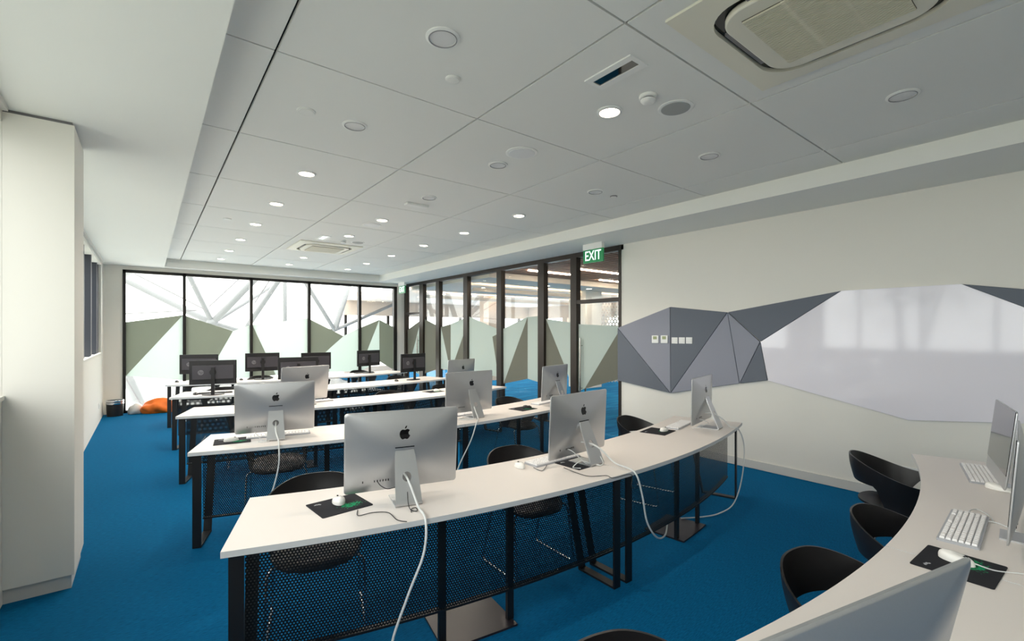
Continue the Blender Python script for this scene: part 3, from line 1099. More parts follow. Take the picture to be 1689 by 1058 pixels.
def chair_seat():
    """dished seat with a raised rear lip"""
    mb = MB()
    N, rings = 48, [0.05, 0.3, 0.55, 0.75, 0.9, 1.0]
    vs, fs = [], []
    for s, dz in ((0, 0.0), (1, -0.012)):
        for r in rings:
            for k in range(N):
                q = 2 * PI * k / N
                c, sn = math.cos(q), math.sin(q)
                rad = 0.24 if sn > 0 else 0.24 + 0.02 * abs(c * sn)
                x, y = c * rad * r * 0.99, sn * rad * r
                if sn < 0:
                    y *= 0.98
                z = 0.428 + 0.018 * r * r
                if sn > 0.2 and r > 0.7:
                    z += 0.022 * ((r - 0.7) / 0.3) ** 1.5 * smooth((sn - 0.2) / 0.5)
                if sn < -0.3 and r > 0.7:
                    z -= 0.03 * ((r - 0.7) / 0.3) ** 2 * smooth((-sn - 0.3) / 0.5)
                vs.append((x, y, z + dz))
    nr = len(rings)
    for s in (0, 1):
        b = s * nr * N
        for i in range(nr - 1):
            for k in range(N):
                fs.append((b + i * N + k, b + i * N + (k + 1) % N, b + (i + 1) * N + (k + 1) % N, b + (i + 1) * N + k))
        fs.append(tuple(range(b, b + N)))
    o, i2 = (nr - 1) * N, nr * N + (nr - 1) * N
    for k in range(N):
        fs.append((o + k, o + (k + 1) % N, i2 + (k + 1) % N, i2 + k))
    return mb.add(vs, fs).mesh('seat', 'chair', 50)


def fillet(pts, r=0.04, n=4):
    P = [Vector(p) for p in pts]
    out = [P[0]]
    for i in range(1, len(P) - 1):
        a = (P[i - 1] - P[i]).normalized() * r
        b = (P[i + 1] - P[i]).normalized() * r
        for k in range(n + 1):
            t = k / n
            out.append(P[i] + a * (1 - t) ** 2 + b * t * t)
    out.append(P[-1])
    return out


chair_parts = [('shell', chair_shell()), ('seat', chair_seat())]
for s in (-1, 1):
    chair_parts.append(('sled_leg', MB().tube(fillet([(s * 0.13, -0.10, 0.425), (s * 0.24, -0.15, 0.405), (s * 0.25, -0.21, 0.008), (s * 0.25, 0.22, 0.008), (s * 0.23, 0.12, 0.405), (s * 0.13, 0.10, 0.425)]), 0.008, 10).mesh('sled_leg', 'chrome', 60)))
chair_parts.append(('cross_bar', MB().tube([(-0.19, 0.11, 0.415), (0.19, 0.11, 0.415)], 0.007, 8).mesh('cross_bar', 'chrome', 60)))
chair_parts.append(('cross_bar', MB().tube([(-0.19, -0.12, 0.415), (0.19, -0.12, 0.415)], 0.007, 8).mesh('cross_bar', 'chrome', 60)))


def chair(x, y, yaw, label):
    o = thing('tub_chair', label, 'chair', (x, y, 0), math.radians(yaw), 'black tub chairs at the desks')
    for nme, me in chair_parts:
        link(nme, me, o)


CH = {0: [(-13, 6.73), (-3.9, 6.71), (2.9, 6.70), None], 1: [(-14.9, 6.65), (-2.7, 6.63), (13.2, 6.51)], 2: [(-13.2, 6.64), (-0.6, 6.64), (12.0, 6.56)],
      3: [(-12.5, 6.66), (3.2, 6.72), (12.5, 6.62)], 4: [(-13.5, 6.66), (-1.5, 6.64), (13.4, 6.51)], 5: [(-14.5, 6.62), (-6, 6.62), (2.6, 6.64), (12.2, 6.58)]}
PN = {3: ['left', 'middle', 'right'], 4: ['far left', 'left middle', 'right middle', 'far right']}
for row, lst in CH.items():
    for k, e in enumerate(lst):
        lab = 'black plastic tub chair on chrome legs, %s chair of the %s' % (PN[len(lst)][k], ROWN[row])
        if e is None:
            chair(4.12, 0.88, 16.9, 'black plastic tub chair by the wall socket, right end of nearest desk row')
        else:
            p = at(row, *e)
            chair(p.x, p.y, e[0] + random.uniform(-3, 3), lab)

# ------------------------------------------------------------------ keyboards, mice, pads


def key_layout(W, D):
    keys = []
    rows = 6
    pitch = D * 0.9 / rows
    for r in range(rows):
        y = -D * 0.45 + pitch * (r + 0.5)
        if r == 0:
            ws = [1.5, 1, 1.3, 6.2, 1.3, 1, 1.5, 1, 1, 1, 2, 1]
        elif r == 1:
            ws = [2.2] + [1] * 10 + [2.2, 1, 1, 1, 1, 1]
        else:
            ws = [1.4] + [1] * 12 + [1.4, 1, 1, 1, 1]
        tot = sum(ws)
        x = -W * 0.485
        for q in ws:
            dx = q / tot * W * 0.97
            keys.append((x + dx / 2, y, dx * 0.86, pitch * 0.84))
            x += dx
    return keys


def cap(x, y, a, b, z0, z1):
    mb = MB()
    return mb.add([(x - a / 2, y - b / 2, z0), (x + a / 2, y - b / 2, z0), (x + a / 2, y + b / 2, z0), (x - a / 2, y + b / 2, z0),
                   (x - a * 0.4, y - b * 0.4, z1), (x + a * 0.4, y - b * 0.4, z1), (x + a * 0.4, y + b * 0.4, z1), (x - a * 0.4, y + b * 0.4, z1)],
                  [(0, 3, 2, 1), (4, 5, 6, 7), (0, 1, 5, 4), (1, 2, 6, 5), (2, 3, 7, 6), (3, 0, 4, 7)])


KB = {}
for W, D in ((0.50, 0.135), (0.44, 0.13)):
    base = MB()
    ol = rrect(W / 2, D / 2, 0.008, 3)
    n = len(ol)
    base.add([(x, y, 0.0) for x, y in ol] + [(x, y, 0.011) for x, y in ol], [tuple(range(n))[::-1], tuple(range(n, 2 * n))] + [(i, (i + 1) % n, n + (i + 1) % n, n + i) for i in range(n)])
    allk = MB()
    kk = key_layout(W, D)
    for x, y, a, b in kk:
        c = cap(x, y, a, b, 0.011, 0.02)
        allk.add(c.v, c.f)
    singles = {}
    for x, y, a, b in kk:
        key = (round(a, 4), round(b, 4))
        if key not in singles:
            singles[key] = cap(0, 0, a, b, 0.011, 0.02).mesh('key', 'key')
    KB[W] = (base.v, base.f, allk.mesh('keys', 'key'), kk, singles)


def keyboard(x, y, yaw, label, W=0.44, dark=False, single=False):
    v, f, allk, kk, sing = KB[W]
    o = thing('keyboard', label, 'keyboard', (x, y, ZD), math.radians(yaw + 180), 'keyboards on the desks')
    if dark:
        MB().add(v, f).build('tray', 'mouse_b', o)
        ko = MB()
        for a in kk:
            c = cap(*a, 0.011, 0.017)
            ko.add(c.v, c.f)
        k = ko.build('keys', 'hp', o)
        k['kind'] = 'stuff'
        return
    MB().add(v, f).build('tray', 'kb_base', o)
    if single:
        for xx, yy, a, b in kk:
            link('key', sing[(round(a, 4), round(b, 4))], o, (xx, yy, 0))
    else:
        k = link('keys', allk, o)
        k['kind'] = 'stuff'


def mouse_mesh(m):
    mb = MB()
    N, L = 20, 8
    vs, fs = [], []
    for j in range(L + 1):
        t = j / L
        sc_ = math.sqrt(max(0, 1 - t ** 2.4))
        for k in range(N):
            q = 2 * PI * k / N
            y = math.sin(q) * 0.056 * (0.35 + 0.65 * sc_) if t < 1 else math.sin(q) * 0.012
            x = math.cos(q) * 0.032 * (0.35 + 0.65 * sc_) if t < 1 else math.cos(q) * 0.008
            vs.append((x, y + 0.006 * t, 0.002 + 0.032 * t ** 0.8 * (1.0 + 0.12 * math.sin(q) * t)))
    for j in range(L):
        for k in range(N):
            fs.append((j * N + k, j * N + (k + 1) % N, (j + 1) * N + (k + 1) % N, (j + 1) * N + k))
    fs += [tuple(range(N))[::-1], tuple(range(L * N, (L + 1) * N))]
    return mb.add(vs, fs).mesh('mouse_shell', m, 60)


MS = {'mouse_w': mouse_mesh('mouse_w'), 'mouse_b': mouse_mesh('mouse_b')}
ms_sole = MB().lathe([(0.024, 0), (0.024, 0.004)], n=16).mesh('sole', 'kb_base')
ms_wheel = MB().tube([(-0.004, 0, 0), (0.004, 0, 0)], 0.008, 12).mesh('scroll_wheel', 'ink', 50)


def mouse(x, y, yaw, label, m='mouse_w', z=0.0):
    o = thing('computer_mouse', label, 'mouse', (x, y, ZD + z), math.radians(yaw), 'mice on the desks')
    link('mouse_shell', MS[m], o)
    s = link('sole', ms_sole, o)
    s.scale = (1, 1.8, 1)
    link('scroll_wheel', ms_wheel, o, (0, -0.026, 0.0255))


pw, pd = 0.265, 0.235
ol = rrect(pw / 2, pd / 2, 0.008, 3)
n = len(ol)
pad_me = MB().add([(x, y, 0) for x, y in ol] + [(x, y, 0.003) for x, y in ol], [tuple(range(n))[::-1], tuple(range(n, 2 * n))] + [(i, (i + 1) % n, n + (i + 1) % n, n + i) for i in range(n)]).mesh('pad', 'pad')
mk = MB()
for dx, dy, a in ((0, 0, 0.3), (0.006, 0.004, -0.5), (-0.007, 0.003, 0.9), (0.012, -0.002, 0.2), (-0.013, -0.003, -0.2)):
    mk.box(dx - 0.0045, dx + 0.0045, dy - 0.0035, dy + 0.0035, 0.003, 0.0034)
mark_me = mk.mesh('printed_mark', 'kb_base')


def pad(x, y, yaw, label):
    o = thing('mouse_pad', label, 'mouse pad', (x, y, ZD), math.radians(yaw), 'black mouse pads')
    link('pad', pad_me, o)
    link('printed_mark', mark_me, o, (-0.085, 0.075, 0), (0, 0, -0.3))


keyboard(2.97, 0.405, 3, 'white keyboard with coiled cable on the nearest desk row', 0.50, single=True)
keyboard(4.16, 0.50, 13, 'white keyboard at far right end of the nearest desk row', 0.50, single=True)
pad(2.485, 0.356, -2, 'black mouse pad with green print on the nearest desk row')
mouse(2.515, 0.365, -10, 'white mouse on the green-printed pad of the nearest desk row', z=0.003)
mouse(3.86, 0.385, -12, 'white mouse beside the far-right keyboard of the nearest desk row')
pad(0.794, 2.482, 5, 'black mouse pad with green print at left of the second desk row')
mouse(0.80, 2.515, 175, 'white mouse with black wheel on the second desk row pad', z=0.003)
mouse(1.975, 2.437, 165, 'white mouse left of the middle keyboard, second desk row')
keyboard(2.27, 2.425, 2, 'white keyboard under the middle computer of the second desk row', single=True)
pad(2.36, 2.26, 3, 'black mouse pad under the stand of the middle computer, second row')
pad(3.675, 2.53, 12, 'black mouse pad at right of the second desk row')
mouse(3.73, 2.50, 100, 'white mouse on the right-hand pad of the second desk row', z=0.003)
keyboard(4.08, 2.56, 13, 'white keyboard behind the right-end computer of the second desk row')
pad(0.56, 4.497, -8, 'black mouse pad at left of the third desk row')
mouse(0.55, 4.485, 95, 'white mouse on the pad of the third desk row', z=0.003)
keyboard(0.915, 4.50, -11, 'white keyboard beneath the left computer of the third desk row', 0.50)
keyboard(2.72, 4.35, 2, 'white keyboard among cables under the middle computer, third desk row')
pad(3.50, 4.257, 8, 'black mouse pad at right of the third desk row')
mouse(3.56, 4.25, 60, 'black mouse on the right-hand pad of the third desk row', 'mouse_b', 0.003)
keyboard(4.02, 4.45, 14, 'white keyboard under the right computer of the third desk row')
keyboard(1.72, 6.35, 8, 'white keyboard right of the turned computer, fourth desk row')
pad(3.44, 6.34, 8, 'black mouse pad at right of the fourth desk row')
mouse(3.50, 6.33, 80, 'white mouse on the pad of the fourth desk row', z=0.003)
keyboard(0.80, 8.18, -10, 'dark keyboard before the logo monitor of the fifth desk row', dark=True)
mouse(0.55, 8.14, 0, 'black mouse left of the dark keyboard, fifth desk row', 'mouse_b')
mouse(3.62, 8.08, 0, 'black mouse left of the right monitor, fifth desk row', 'mouse_b')
mouse(0.42, 10.38, 0, 'black mouse at left end of the last desk row', 'mouse_b')
keyboard(1.72, 10.12, -3, 'dark keyboard under the second monitor of the last desk row', dark=True)
mouse(1.40, 10.10, 0, 'black mouse beside the second monitor of the last desk row', 'mouse_b')
keyboard(3.80, 10.2, 14, 'dark keyboard under the right-end monitor of the last desk row', dark=True)

# ------------------------------------------------------------------ cables


def bez(pts, n=8):
    P = [Vector(p) for p in pts]
    out = []
    for i in range(len(P) - 1):
        p0, p1, p2, p3 = P[max(i - 1, 0)], P[i], P[i + 1], P[min(i + 2, len(P) - 1)]
        for k in range(n):
            t = k / n
            out.append(0.5 * ((2 * p1) + (p2 - p0) * t + (2 * p0 - 5 * p1 + 4 * p2 - p3) * t * t + (3 * p1 - p0 - 3 * p2 + p3) * t ** 3))
    out.append(P[-1])
    return out


def cable(pts, r, m, name, label):
    pts = [Vector(p) for p in pts]
    org = pts[-1].copy()
    tag(MB().tube(bez([p - org for p in pts]), r, 8).build(name, m, None, 70, tuple(org)), label, 'cable')


def dz(px, py, z):
    d = ray(px, py)
    s = (z - CAM_H) / d[2]
    return Vector((d[0] * s, d[1] * s, z))


T = ZD + 0.005
c1 = Vector((1.116, 2.414, ZD))


def loc2(c, yaw, x, y, z):
    a = math.radians(yaw)
    return Vector((c[0] + x * math.cos(a) - y * math.sin(a), c[1] + x * math.sin(a) + y * math.cos(a), ZD + z))


q = lambda x, y, z: loc2(c1, -13.3, x, y, z)
cable([q(0, 0.0, 0.13), q(0, -0.09, 0.137), q(0.01, -0.17, 0.10), q(0.03, -0.25, 0.02), at(1, -11.15, 7.30, ZD), at(1, -11.3, 7.335, 0.6), at(1, -11.9, 7.34, 0.42), at(1, -12.5, 7.34, 0.2), at(1, -12.3, 7.33, 0.02), at(1, -11.6, 7.35, 0.01), at(1, -11.0, 7.2, 0.05)],
      0.0062, 'cable_w', 'power_cable', 'white power cable hanging from the large computer of second desk row')
cable([dz(590, 842, T - 0.001), dz(591, 851, T), dz(615, 846, T), dz(640, 846, T), dz(655, 858, T), dz(671, 861, T)], 0.0022, 'cable_b', 'mouse_cable', 'thin black mouse cable on the left of the second desk row')
cable([q(-0.0, -0.10, 0.125), q(-0.004, -0.15, 0.07), q(-0.01, -0.2, 0.025), q(-0.005, -0.24, 0.004), q(0.02, -0.265, 0.004), q(0.025, -0.22, 0.004), q(0.0, -0.23, 0.006), q(-0.01, -0.27, 0.004)], 0.0022, 'cable_b', 'looped_cable', 'thin black cable looped behind the large computer stand')
cable([q(-0.14, -0.012, 0.11), q(-0.135, -0.05, 0.10), q(-0.12, -0.06, 0.085), q(-0.09, -0.065, 0.07), q(-0.04, -0.05, 0.07)], 0.0022, 'cable_b', 'usb_cable', 'short black cable plugged into the large computer of second row')
c2 = (2.402, 2.313)
q = lambda x, y, z: loc2(c2, 4.6, x, y, z)
cable([q(0, 0.0, 0.13), q(0.0, -0.09, 0.14), q(0.03, -0.17, 0.11), q(0.08, -0.26, 0.02), at(1, 0.15, 7.30, ZD), at(1, 0.45, 7.33, 0.6), at(1, 0.9, 7.33, 0.4), at(1, 1.9, 7.32, 0.26), at(1, 3.6, 7.25, 0.19), at(1, 5.6, 7.13, 0.17)],
      0.0062, 'cable_w', 'power_cable', 'white power cable curving down from the middle of the second desk row')
cable([q(-0.14, -0.012, 0.11), q(-0.12, -0.05, 0.095), q(-0.08, -0.08, 0.05), q(-0.05, -0.12, 0.01), q(-0.02, -0.17, 0.006), q(0.0, -0.19, 0.006), q(-0.05, -0.15, 0.02), q(-0.10, -0.11, 0.035), q(-0.17, -0.10, 0.004), q(-0.15, -0.15, 0.004)],
      0.0035, 'cable_w', 'tangled_cable', 'tangled white cable at the foot of the middle computer, second row')
cable([q(-0.02, -0.18, 0.008), q(0.01, -0.2, 0.006), q(0.04, -0.19, 0.02), q(0.05, -0.15, 0.06), q(0.03, -0.13, 0.10), q(0.0, -0.11, 0.12)], 0.0035, 'cable_w', 'coiled_cable', 'white cable coil rising to the middle computer stand, second row')
cable([dz(880, 772, T), dz(894, 777, T), dz(902, 768, T)], 0.002, 'cable_b', 'mouse_cable', 'thin black cable looping in front of the middle keyboard')
cable([dz(930, 772, T), dz(950, 780, T), dz(972, 786, T), dz(1000, 785, T), dz(1012, 789, T), at(1, -0.1, 7.30, ZD - 0.01), at(1, -0.2, 7.31, 0.66), at(1, 0.1, 7.31, 0.64)], 0.0022, 'cable_b', 'black_cable', 'thin black cable crossing the desk to the seam, second row')
c3 = (4.19, 2.40)
q = lambda x, y, z: loc2(c3, 13, x, y, z)
cable([q(0, 0.0, 0.13), q(0.0, -0.09, 0.14), q(0.06, -0.17, 0.09), q(0.12, -0.23, 0.01), at(1, 15.6, 7.30, ZD - 0.02), at(1, 15.9, 7.34, 0.55), at(1, 15.0, 7.34, 0.28), at(1, 13.9, 7.3, 0.08), at(1, 12.6, 7.22, 0.02), at(1, 11.2, 7.12, 0.015), at(1, 9.9, 7.0, 0.02)],
      0.0058, 'cable_w', 'power_cable', 'white power cable hanging at the right end of the second desk row')
cable([q(-0.12, 0.0, 0.09), q(-0.10, -0.06, 0.08), q(-0.05, -0.08, 0.05), q(-0.1, -0.04, 0.03), q(-0.16, 0.03, 0.006)], 0.003, 'cable_w', 'looped_cable', 'white cable looped behind the right-end computer, second row')
c4 = (0.879, 4.451)
q = lambda x, y, z: loc2(c4, -11, x, y, z)
cable([q(0, 0.0, 0.13), q(0, -0.09, 0.135), q(0.0, -0.17, 0.08), q(0.02, -0.25, 0.01), at(2, -13.0, 7.31, ZD), at(2, -13.0, 7.335, 0.6), at(2, -13.3, 7.34, 0.42), at(2, -13.9, 7.34, 0.2), at(2, -14.0, 7.3, 0.02)],
      0.006, 'cable_w', 'power_cable', 'white power cable hanging from the left computer of the third desk row')
cable([q(-0.16, -0.02, 0.06), q(-0.14, -0.06, 0.04), q(-0.1, -0.12, 0.005), q(-0.05, -0.18, 0.005), q(-0.1, -0.2, 0.005), q(-0.13, -0.17, 0.005)], 0.003, 'cable_w', 'looped_cable', 'white cable looped by the stand, left of the third desk row')
c5 = (2.742, 4.251)
q = lambda x, y, z: loc2(c5, 2.7, x, y, z)
cable([q(0, 0.0, 0.13), q(-0.02, -0.09, 0.14), q(-0.04, -0.17, 0.08), q(-0.06, -0.24, 0.01), at(2, 0.9, 7.31, ZD - 0.01), at(2, 0.3, 7.33, 0.58), at(2, -0.8, 7.34, 0.36), at(2, -1.6, 7.34, 0.12), at(2, -1.7, 7.3, 0.02)],
      0.006, 'cable_w', 'power_cable', 'white power cable slanting down from the middle of the third row')
cable([q(-0.12, -0.05, 0.005), q(-0.2, -0.1, 0.005), q(-0.1, -0.16, 0.005), q(-0.05, -0.2, 0.006), q(-0.14, -0.2, 0.005), q(-0.2, -0.15, 0.006)], 0.003, 'cable_w', 'tangled_cable', 'white cable tangle at the middle of the third desk row')
cable([(3.16, 0.38, T + 0.003), (3.21, 0.42, T + 0.012), (3.33, 0.41, T), (3.27, 0.36, T), (3.18, 0.335, T), (3.14, 0.36, T + 0.004), (3.17, 0.32, T), (3.1, 0.25, T), (3.04, 0.22, T)], 0.0032, 'cable_w', 'coiled_cable', 'white cable coil right of the keyboard on the nearest desk row')
cable([(2.51, 0.315, T + 0.012), (2.53, 0.26, T), (2.58, 0.19, T), (2.62, 0.1, T)], 0.0025, 'cable_w', 'mouse_cable', 'white mouse cable crossing the pad of the nearest desk row')

# ------------------------------------------------------------------ wall panels and whiteboard (plane X = XR)
W_ = dict(A=(4.672, 1.717), B=(3.748, 2.005), C=(2.932, 1.9), D=(1.715, 2.084), E=(2.536, 1.534), F=(2.451, 1.078), G=(2.781, 1.014), H=(3.74, 0.797), I=(4.672, 0.895),
          J=(0.803, 2.081), K=(-0.35, 1.40), K2=(-0.35, 1.86), L=(1.171, 0.805), M=(0.05, 0.93), N=(-0.35, 1.1))


def shrink(pts, d=0.004):
    cy = sum(p[0] for p in pts) / len(pts)
    cz = sum(p[1] for p in pts) / len(pts)
    out = []
    for y, z in pts:
        v = Vector((cy - y, cz - z))
        v = v.normalized() * d * 1.6
        out.append((y + v.x, z + v.y))
    return out


for ks, m, lab in [('ABH', 'grey_l', 'light grey triangular acoustic panel carrying the two thermostats'), ('AHI', 'grey_d', 'dark grey triangular acoustic panel beside the glass door'),
                   ('BCH', 'grey_d', 'dark grey triangular acoustic panel carrying three switches'), ('CGH', 'grey_l', 'large light grey triangular acoustic panel pointing up, left of centre'),
                   ('CEG', 'grey_l', 'narrow light grey triangular acoustic panel near the whiteboard'), ('EFG', 'grey_d', 'small dark grey triangular acoustic panel touching the whiteboard edge'),
                   ('CDE', 'grey_d', 'long dark grey triangular acoustic panel over the whiteboard corner'), (('J', 'K2', 'K'), 'grey_d', 'dark grey triangular acoustic panel at top right of the whiteboard')]:
    P = [W_[k] for k in ks]
    cy = sum(p[0] for p in P) / 3
    cz = sum(p[1] for p in P) / 3
    o = MB().prism([(0, y - cy, z - cz) for y, z in shrink(P)], (-0.03, 0, 0)).build('acoustic_panel', m, None, None, (XR, cy, cz))
    bevel(o, 0.006, 3)
    tag(o, lab, 'wall panel', 'grey faceted wall panels')
wb = MB().prism([(0, W_[k][0] - 1.2, W_[k][1] - 1.5) for k in 'DJKNMLFE'], (-0.022, 0, 0)).build('whiteboard', 'board', None, None, (XR, 1.2, 1.5))
bevel(wb, 0.002)
tag(wb, 'large glossy many-sided whiteboard on the right wall', 'whiteboard')

for k, px in enumerate((1081.5, 1096.5)):
    y, z = on_x(px, 560, XR - 0.03)
    o = thing('thermostat', ['white thermostat with green display, left of the pair', 'white thermostat with green display, right of the pair'][k], 'thermostat', (XR - 0.03, y, z), 0, 'thermostats on the grey panel')
    bevel(MB().box(-0.018, 0, -0.055, 0.055, -0.055, 0.055).build('case', 'white_p', o), 0.004)
    MB().box(-0.0195, -0.018, -0.03, 0.03, 0.0, 0.042).build('display', 'lcd', o)
for k, px in enumerate((1113.2, 1125.2, 1137.0)):
    y, z = on_x(px, 562, XR - 0.03)
    o = thing('light_switch', ['white square light switch, nearest the thermostats', 'white square light switch, middle of three', 'white square light switch, rightmost of three'][k], 'switch', (XR - 0.03, y, z), 0, 'light switches on the grey panel')
    bevel(MB().box(-0.01, 0, -0.046, 0.046, -0.043, 0.043).build('plate', 'white_p', o), 0.003)
    bevel(MB().box(-0.014, -0.01, -0.03, 0.03, -0.03, 0.03).build('rocker', 'white_p', o), 0.002)


def socket(x, y, z, s, lab):
    o = thing('wall_socket', lab, 'socket', (x, y, z))
    bevel(MB().box(min(0, s * 0.01), max(0, s * 0.01), -0.075, 0.075, -0.045, 0.045).build('plate', 'white_p', o), 0.003)
    for yy in (-0.035, 0.035):
        for dy, dz_, a, b in ((0, 0.014, 0.004, 0.007), (-0.011, -0.009, 0.006, 0.004), (0.011, -0.009, 0.006, 0.004)):
            MB().box(min(s * 0.01, s * 0.0106), max(s * 0.01, s * 0.0106), yy + dy - a / 2, yy + dy + a / 2, dz_ - b / 2, dz_ + b / 2).build('pin_hole', 'ink', o)


socket(XR, 1.15, 0.31, -1, 'white double wall socket behind the right-end tub chair')
socket(XL, 11.2, 0.32, 1, 'white wall socket low on the left wall near the bin')

# ------------------------------------------------------------------ ceiling fittings
CXS = {0: 1.2, 1: 2.505, 2: 3.812}
CYS = [0.805, 2.11, 3.405, 4.72, 6.05, 7.37, 8.74, 10.07, 11.29]
lit = {(1, 1), (0, 3), (0, 4), (0, 5), (0, 6), (0, 7), (0, 8), (1, 4), (1, 5), (2, 3), (2, 4), (2, 5), (2, 6), (2, 7), (2, 8), (1, 7), (1, 8)}
unlit = {(0, 1), (0, 2), (1, 2), (1, 3), (2, 0), (2, 1), (2, 2), (0, 0)}
trim_me = MB().lathe([(0.088, 0), (0.088, -0.006), (0.075, -0.011), (0.068, -0.006), (0.066, -0.001)], n=28, close=False).mesh('trim', 'white_p', 40)
rim_shade_me = MB().lathe([(0.0735, -0.0085), (0.0735, -0.0125), (0.0695, -0.0125), (0.0695, -0.006)], n=28, close=False).mesh('rim_shade', 'rim_shade')  # grey ring put in as the shade outline inside the trim
on_me = MB().lathe([(0.067, -0.002), (0.067, -0.006)], n=24).mesh('diffuser', 'lamp_on')
off_me = MB().lathe([(0.067, -0.002), (0.067, -0.006)], n=24).mesh('diffuser', 'lamp_off')
COLN = ['left', 'middle', 'right']
ORD = ['first', 'second', 'third', 'fourth', 'fifth', 'sixth', 'seventh', 'eighth', 'ninth']
spot = bpy.data.lights.new('downlight_lamp', 'SPOT')
spot.energy = DOWN
spot.color = (1, 0.87, 0.72)
spot.spot_size = 2.5
spot.spot_blend = 0.6
spot.shadow_soft_size = 0.06
for i in range(3):
    for j in range(9):
        if (i, j) in lit or (i, j) in unlit:
            on = (i, j) in lit
            o = thing('downlight', '%s round downlight, %s ceiling column, %s board from the camera' % ('lit' if on else 'unlit', COLN[i], ORD[j]), 'lamp', (CXS[i], CYS[j], ZC), 0,
                      'round ceiling downlights')
            link('trim', trim_me, o)
            link('rim_shade', rim_shade_me, o)
            link('diffuser', on_me if on else off_me, o)
            if on:
                so = bpy.data.objects.new('lamp_light', spot)
                COL.objects.link(so)
                so.parent = o
                so.location = (0, 0, -0.02)


def disc(x, y, r, name, lab, cat, m, ring='white_p', grp=None):
    o = thing(name, lab, cat, (x, y, ZC), 0, grp)
    MB().lathe([(r, 0), (r, -0.005), (r * 0.9, -0.009), (r * 0.84, -0.007)], n=32).build('ring', ring, o, 40)
    MB().lathe([(r * 0.83, -0.006), (r * 0.8, -0.0105), (r * 0.4, -0.0115)], n=32).build('grille', m, o, 40)


disc(2.817, 1.80, 0.115, 'ceiling_speaker', 'grey round ceiling speaker beside the nearest smoke detector', 'speaker', 'spk', grp='round ceiling speakers')
disc(2.498, 3.055, 0.135, 'ceiling_speaker', 'pale round ceiling speaker near the centre of the ceiling', 'speaker', 'lamp_off', grp='round ceiling speakers')
disc(2.501, 6.42, 0.13, 'ceiling_speaker', 'pale round ceiling speaker behind a lit downlight', 'speaker', 'lamp_off', grp='round ceiling speakers')
disc(2.806, 7.82, 0.11, 'ceiling_speaker', 'small round ceiling speaker by the far air conditioner', 'speaker', 'spk', grp='round ceiling speakers')
disc(0.859, 3.39, 0.06, 'blank_cap', 'round white blanking cap in the left ceiling column', 'cover', 'tile', 'tile')
disc(0.845, 7.27, 0.05, 'blank_cap', 'small white blanking cap in the left column farther away', 'cover', 'white_p')
disc(1.443, 2.417, 0.045, 'blank_cap', 'faint round cap beside the first unlit downlight', 'cover', 'tile', 'tile')
disc(4.108, 3.40, 0.04, 'blank_cap', 'tiny round ceiling cap right of an unlit downlight', 'cover', 'tile', 'rod')
for x, y, lab in ((2.534, 1.817, 'round white smoke detector near the lit downlight, nearest'), (2.56, 7.815, 'round white smoke detector by the far air conditioner')):
    o = thing('smoke_detector', lab, 'smoke detector', (x, y, ZC), 0, 'smoke detectors')
    MB().lathe([(0.055, 0), (0.055, -0.016), (0.05, -0.02)], n=28).build('mount', 'white_p', o, 40)
    MB().lathe([(0.04, -0.02), (0.04, -0.028)], n=28).build('slot', 'ink', o, 40)
    MB().lathe([(0.047, -0.027), (0.047, -0.034), (0.036, -0.046), (0.02, -0.05)], n=28).build('head', 'white_p', o, 40)
for x, y, a, m, lab in ((2.158, 1.774, 0, 'screen', 'recessed rectangular emergency light with dark mirror window'), (2.225, 7.763, 0, 'exit_white', 'recessed rectangular emergency light, pale, by the far air conditioner')):
    o = thing('emergency_light', lab, 'emergency light', (x, y, ZC), a, 'emergency ceiling lights')
    fr = MB()
    for b in ((-0.08, 0.08, 0.145, 0.17), (-0.08, 0.08, -0.17, -0.145), (-0.08, -0.035, -0.145, 0.145), (0.035, 0.08, -0.145, 0.145)):
        MB().box(b[0], b[1], b[2], b[3], -0.008, 0).build('frame_bar', 'white_p', o)
    MB().box(-0.035, 0.035, -0.145, 0.145, -0.003, 0).build('window', m, o)
o = tag(bevel(MB().box(-0.14, 0.14, -0.05, 0.05, -0.03, 0).build('sensor_box', 'white_p', None, None, (2.518, 5.055, ZC)), 0.01), 'small white sensor box on the ceiling beyond the centre speaker', 'sensor')


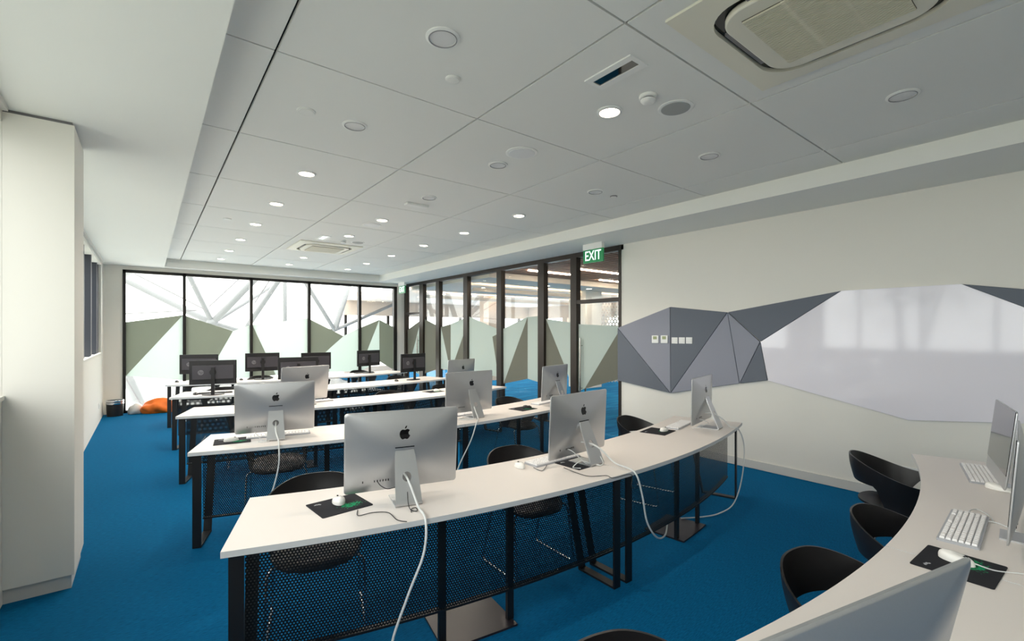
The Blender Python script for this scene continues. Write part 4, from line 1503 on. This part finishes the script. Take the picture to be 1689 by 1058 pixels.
def cassette(x, y, label):
    o = thing('air_conditioner', label, 'air conditioner', (x, y, ZC), 0, 'ceiling cassette air conditioners')
    H_ = 0.52
    inn = rrect(0.405, 0.405, 0.17, 8)
    outr = []
    for px_, py_ in inn:
        k = H_ / max(abs(px_), abs(py_))
        outr.append((px_ * k, py_ * k))
    for k, (a, b) in enumerate(inn):      # square the corners of the outer outline
        if abs(abs(a) - abs(b)) < 0.03:
            outr[k] = (math.copysign(H_, a), math.copysign(H_, b))
    n = len(inn)
    MB().add([(a, b, -0.001) for a, b in outr] + [(a, b, -0.014) for a, b in outr] + [(a, b, -0.026) for a, b in inn] + [(a, b, -0.001) for a, b in inn],
             [(k, (k + 1) % n, n + (k + 1) % n, n + k) for k in range(n)] + [(n + k, n + (k + 1) % n, 2 * n + (k + 1) % n, 2 * n + k) for k in range(n)] +
             [(2 * n + k, 2 * n + (k + 1) % n, 3 * n + (k + 1) % n, 3 * n + k) for k in range(n)]).build('frame', 'ac', o, 25)
    MB().prism([(a, b, -0.003) for a, b in inn], (0, 0, 0.0025)).build('air_slot', 'ink', o)
    pin = rrect(0.36, 0.36, 0.14, 8)
    p = MB().prism([(a, b, -0.004) for a, b in pin], (0, 0, -0.032)).build('cover_panel', 'ac', o, 40)
    bevel(p, 0.008)
    MB().box(-0.27, 0.27, -0.27, 0.27, -0.0375, -0.036).build('intake', 'intake', o)
    gr = MB()
    for k in range(40):
        yy = -0.262 + k * 0.01343
        gr.box(yy - 0.0042, yy + 0.0042, -0.268, 0.268, -0.046, -0.0375)
    gg = gr.build('grille_slats', 'ac_grille', o)
    gg['kind'] = 'stuff'
    for xx in (-0.09, 0.09):
        MB().box(-0.268, 0.268, xx - 0.008, xx + 0.008, -0.0445, -0.0375).build('grille_rib', 'ac', o)
    for s in (-1, 1):
        MB().box(s * 0.372 - 0.016, s * 0.372 + 0.016, -0.2, 0.2, -0.02, -0.005).build('air_vane', 'rod', o)
        MB().box(-0.2, 0.2, s * 0.372 - 0.016, s * 0.372 + 0.016, -0.02, -0.005).build('air_vane', 'rod', o)


cassette(2.505, 0.805, 'large cream ceiling cassette air conditioner at the upper right')
cassette(2.505, 8.68, 'cream ceiling cassette air conditioner far down the room')

# exit signs


def exit_sign(x, y, label, sc_=1.0):
    o = thing('exit_sign', label, 'exit sign', (x, y, ZS))
    MB().box(-0.03, 0.03, -0.19, 0.19, -0.09, 0).build('housing', 'white_p', o)
    p = MB().box(-0.012, 0.012, -0.2, 0.2, -0.29, -0.09).build('sign_plate', 'exit_green', o)
    me = text_mesh('EXIT', 0.2, 'exit_white', 0.001)
    for s in (1, -1):
        l = link('lettering', me, p, (-0.0135 * s, 0, -0.19), (PI / 2, 0, -PI / 2 * s))
        l.scale = (0.80, 1.05, 1)


exit_sign(5.35, 4.82, 'green EXIT sign hanging by the near glass door')
exit_sign(5.5, 11.9, 'small far green EXIT sign over the farther glass door')

# ------------------------------------------------------------------ bin and bags in the far corner
o = thing('waste_bin', 'black round waste bin with chrome rim by the far left corner', 'bin', (-0.50, 12.02, 0))
MB().lathe([(0.125, 0.0), (0.135, 0.27), (0.135, 0.28), (0.125, 0.28), (0.115, 0.02)], n=28).build('bucket', 'black', o, 40)
MB().lathe([(0.137, 0.235), (0.14, 0.245), (0.14, 0.262), (0.137, 0.27)], n=28, close=False).build('chrome_band', 'chrome', o, 40)
MB().lathe([(0.118, 0.281), (0.139, 0.281), (0.143, 0.30), (0.136, 0.315), (0.118, 0.305)], n=28, close=False).build('rim', 'chrome', o, 50)


def blob(name, loc, sx, sy, sz, m, label, cat, seed):
    bm = bmesh.new()
    bmesh.ops.create_icosphere(bm, subdivisions=4, radius=1)
    rr = random.Random(seed)
    dirs = [(Vector((rr.gauss(0, 1), rr.gauss(0, 1), rr.gauss(0, 1))).normalized(), rr.uniform(3, 9), rr.uniform(0, 6)) for _ in range(9)]
    for v in bm.verts:
        d = sum(math.sin(v.co.dot(a) * f_ + p_) for a, f_, p_ in dirs) * 0.045
        c = v.co * (1 + d)
        z = max(-0.55, c.z) + 0.55
        v.co = Vector((c.x * sx, c.y * sy, z * sz))
    me = bpy.data.meshes.new(name)
    bm.to_mesh(me)
    bm.free()
    me.materials.append(M[m])
    me.polygons.foreach_set('use_smooth', [True] * len(me.polygons))
    tag(link(name, me, None, loc), label, cat)


blob('orange_bag', (0.19, 11.98, 0), 0.30, 0.18, 0.18, 'orange', 'crumpled orange bag on the carpet by the far window', 'bag', 3)
blob('plastic_bag', (-0.19, 12.1, 0), 0.12, 0.13, 0.13, 'bagwhite', 'crumpled pale plastic bag between the bin and orange bag', 'bag', 8)
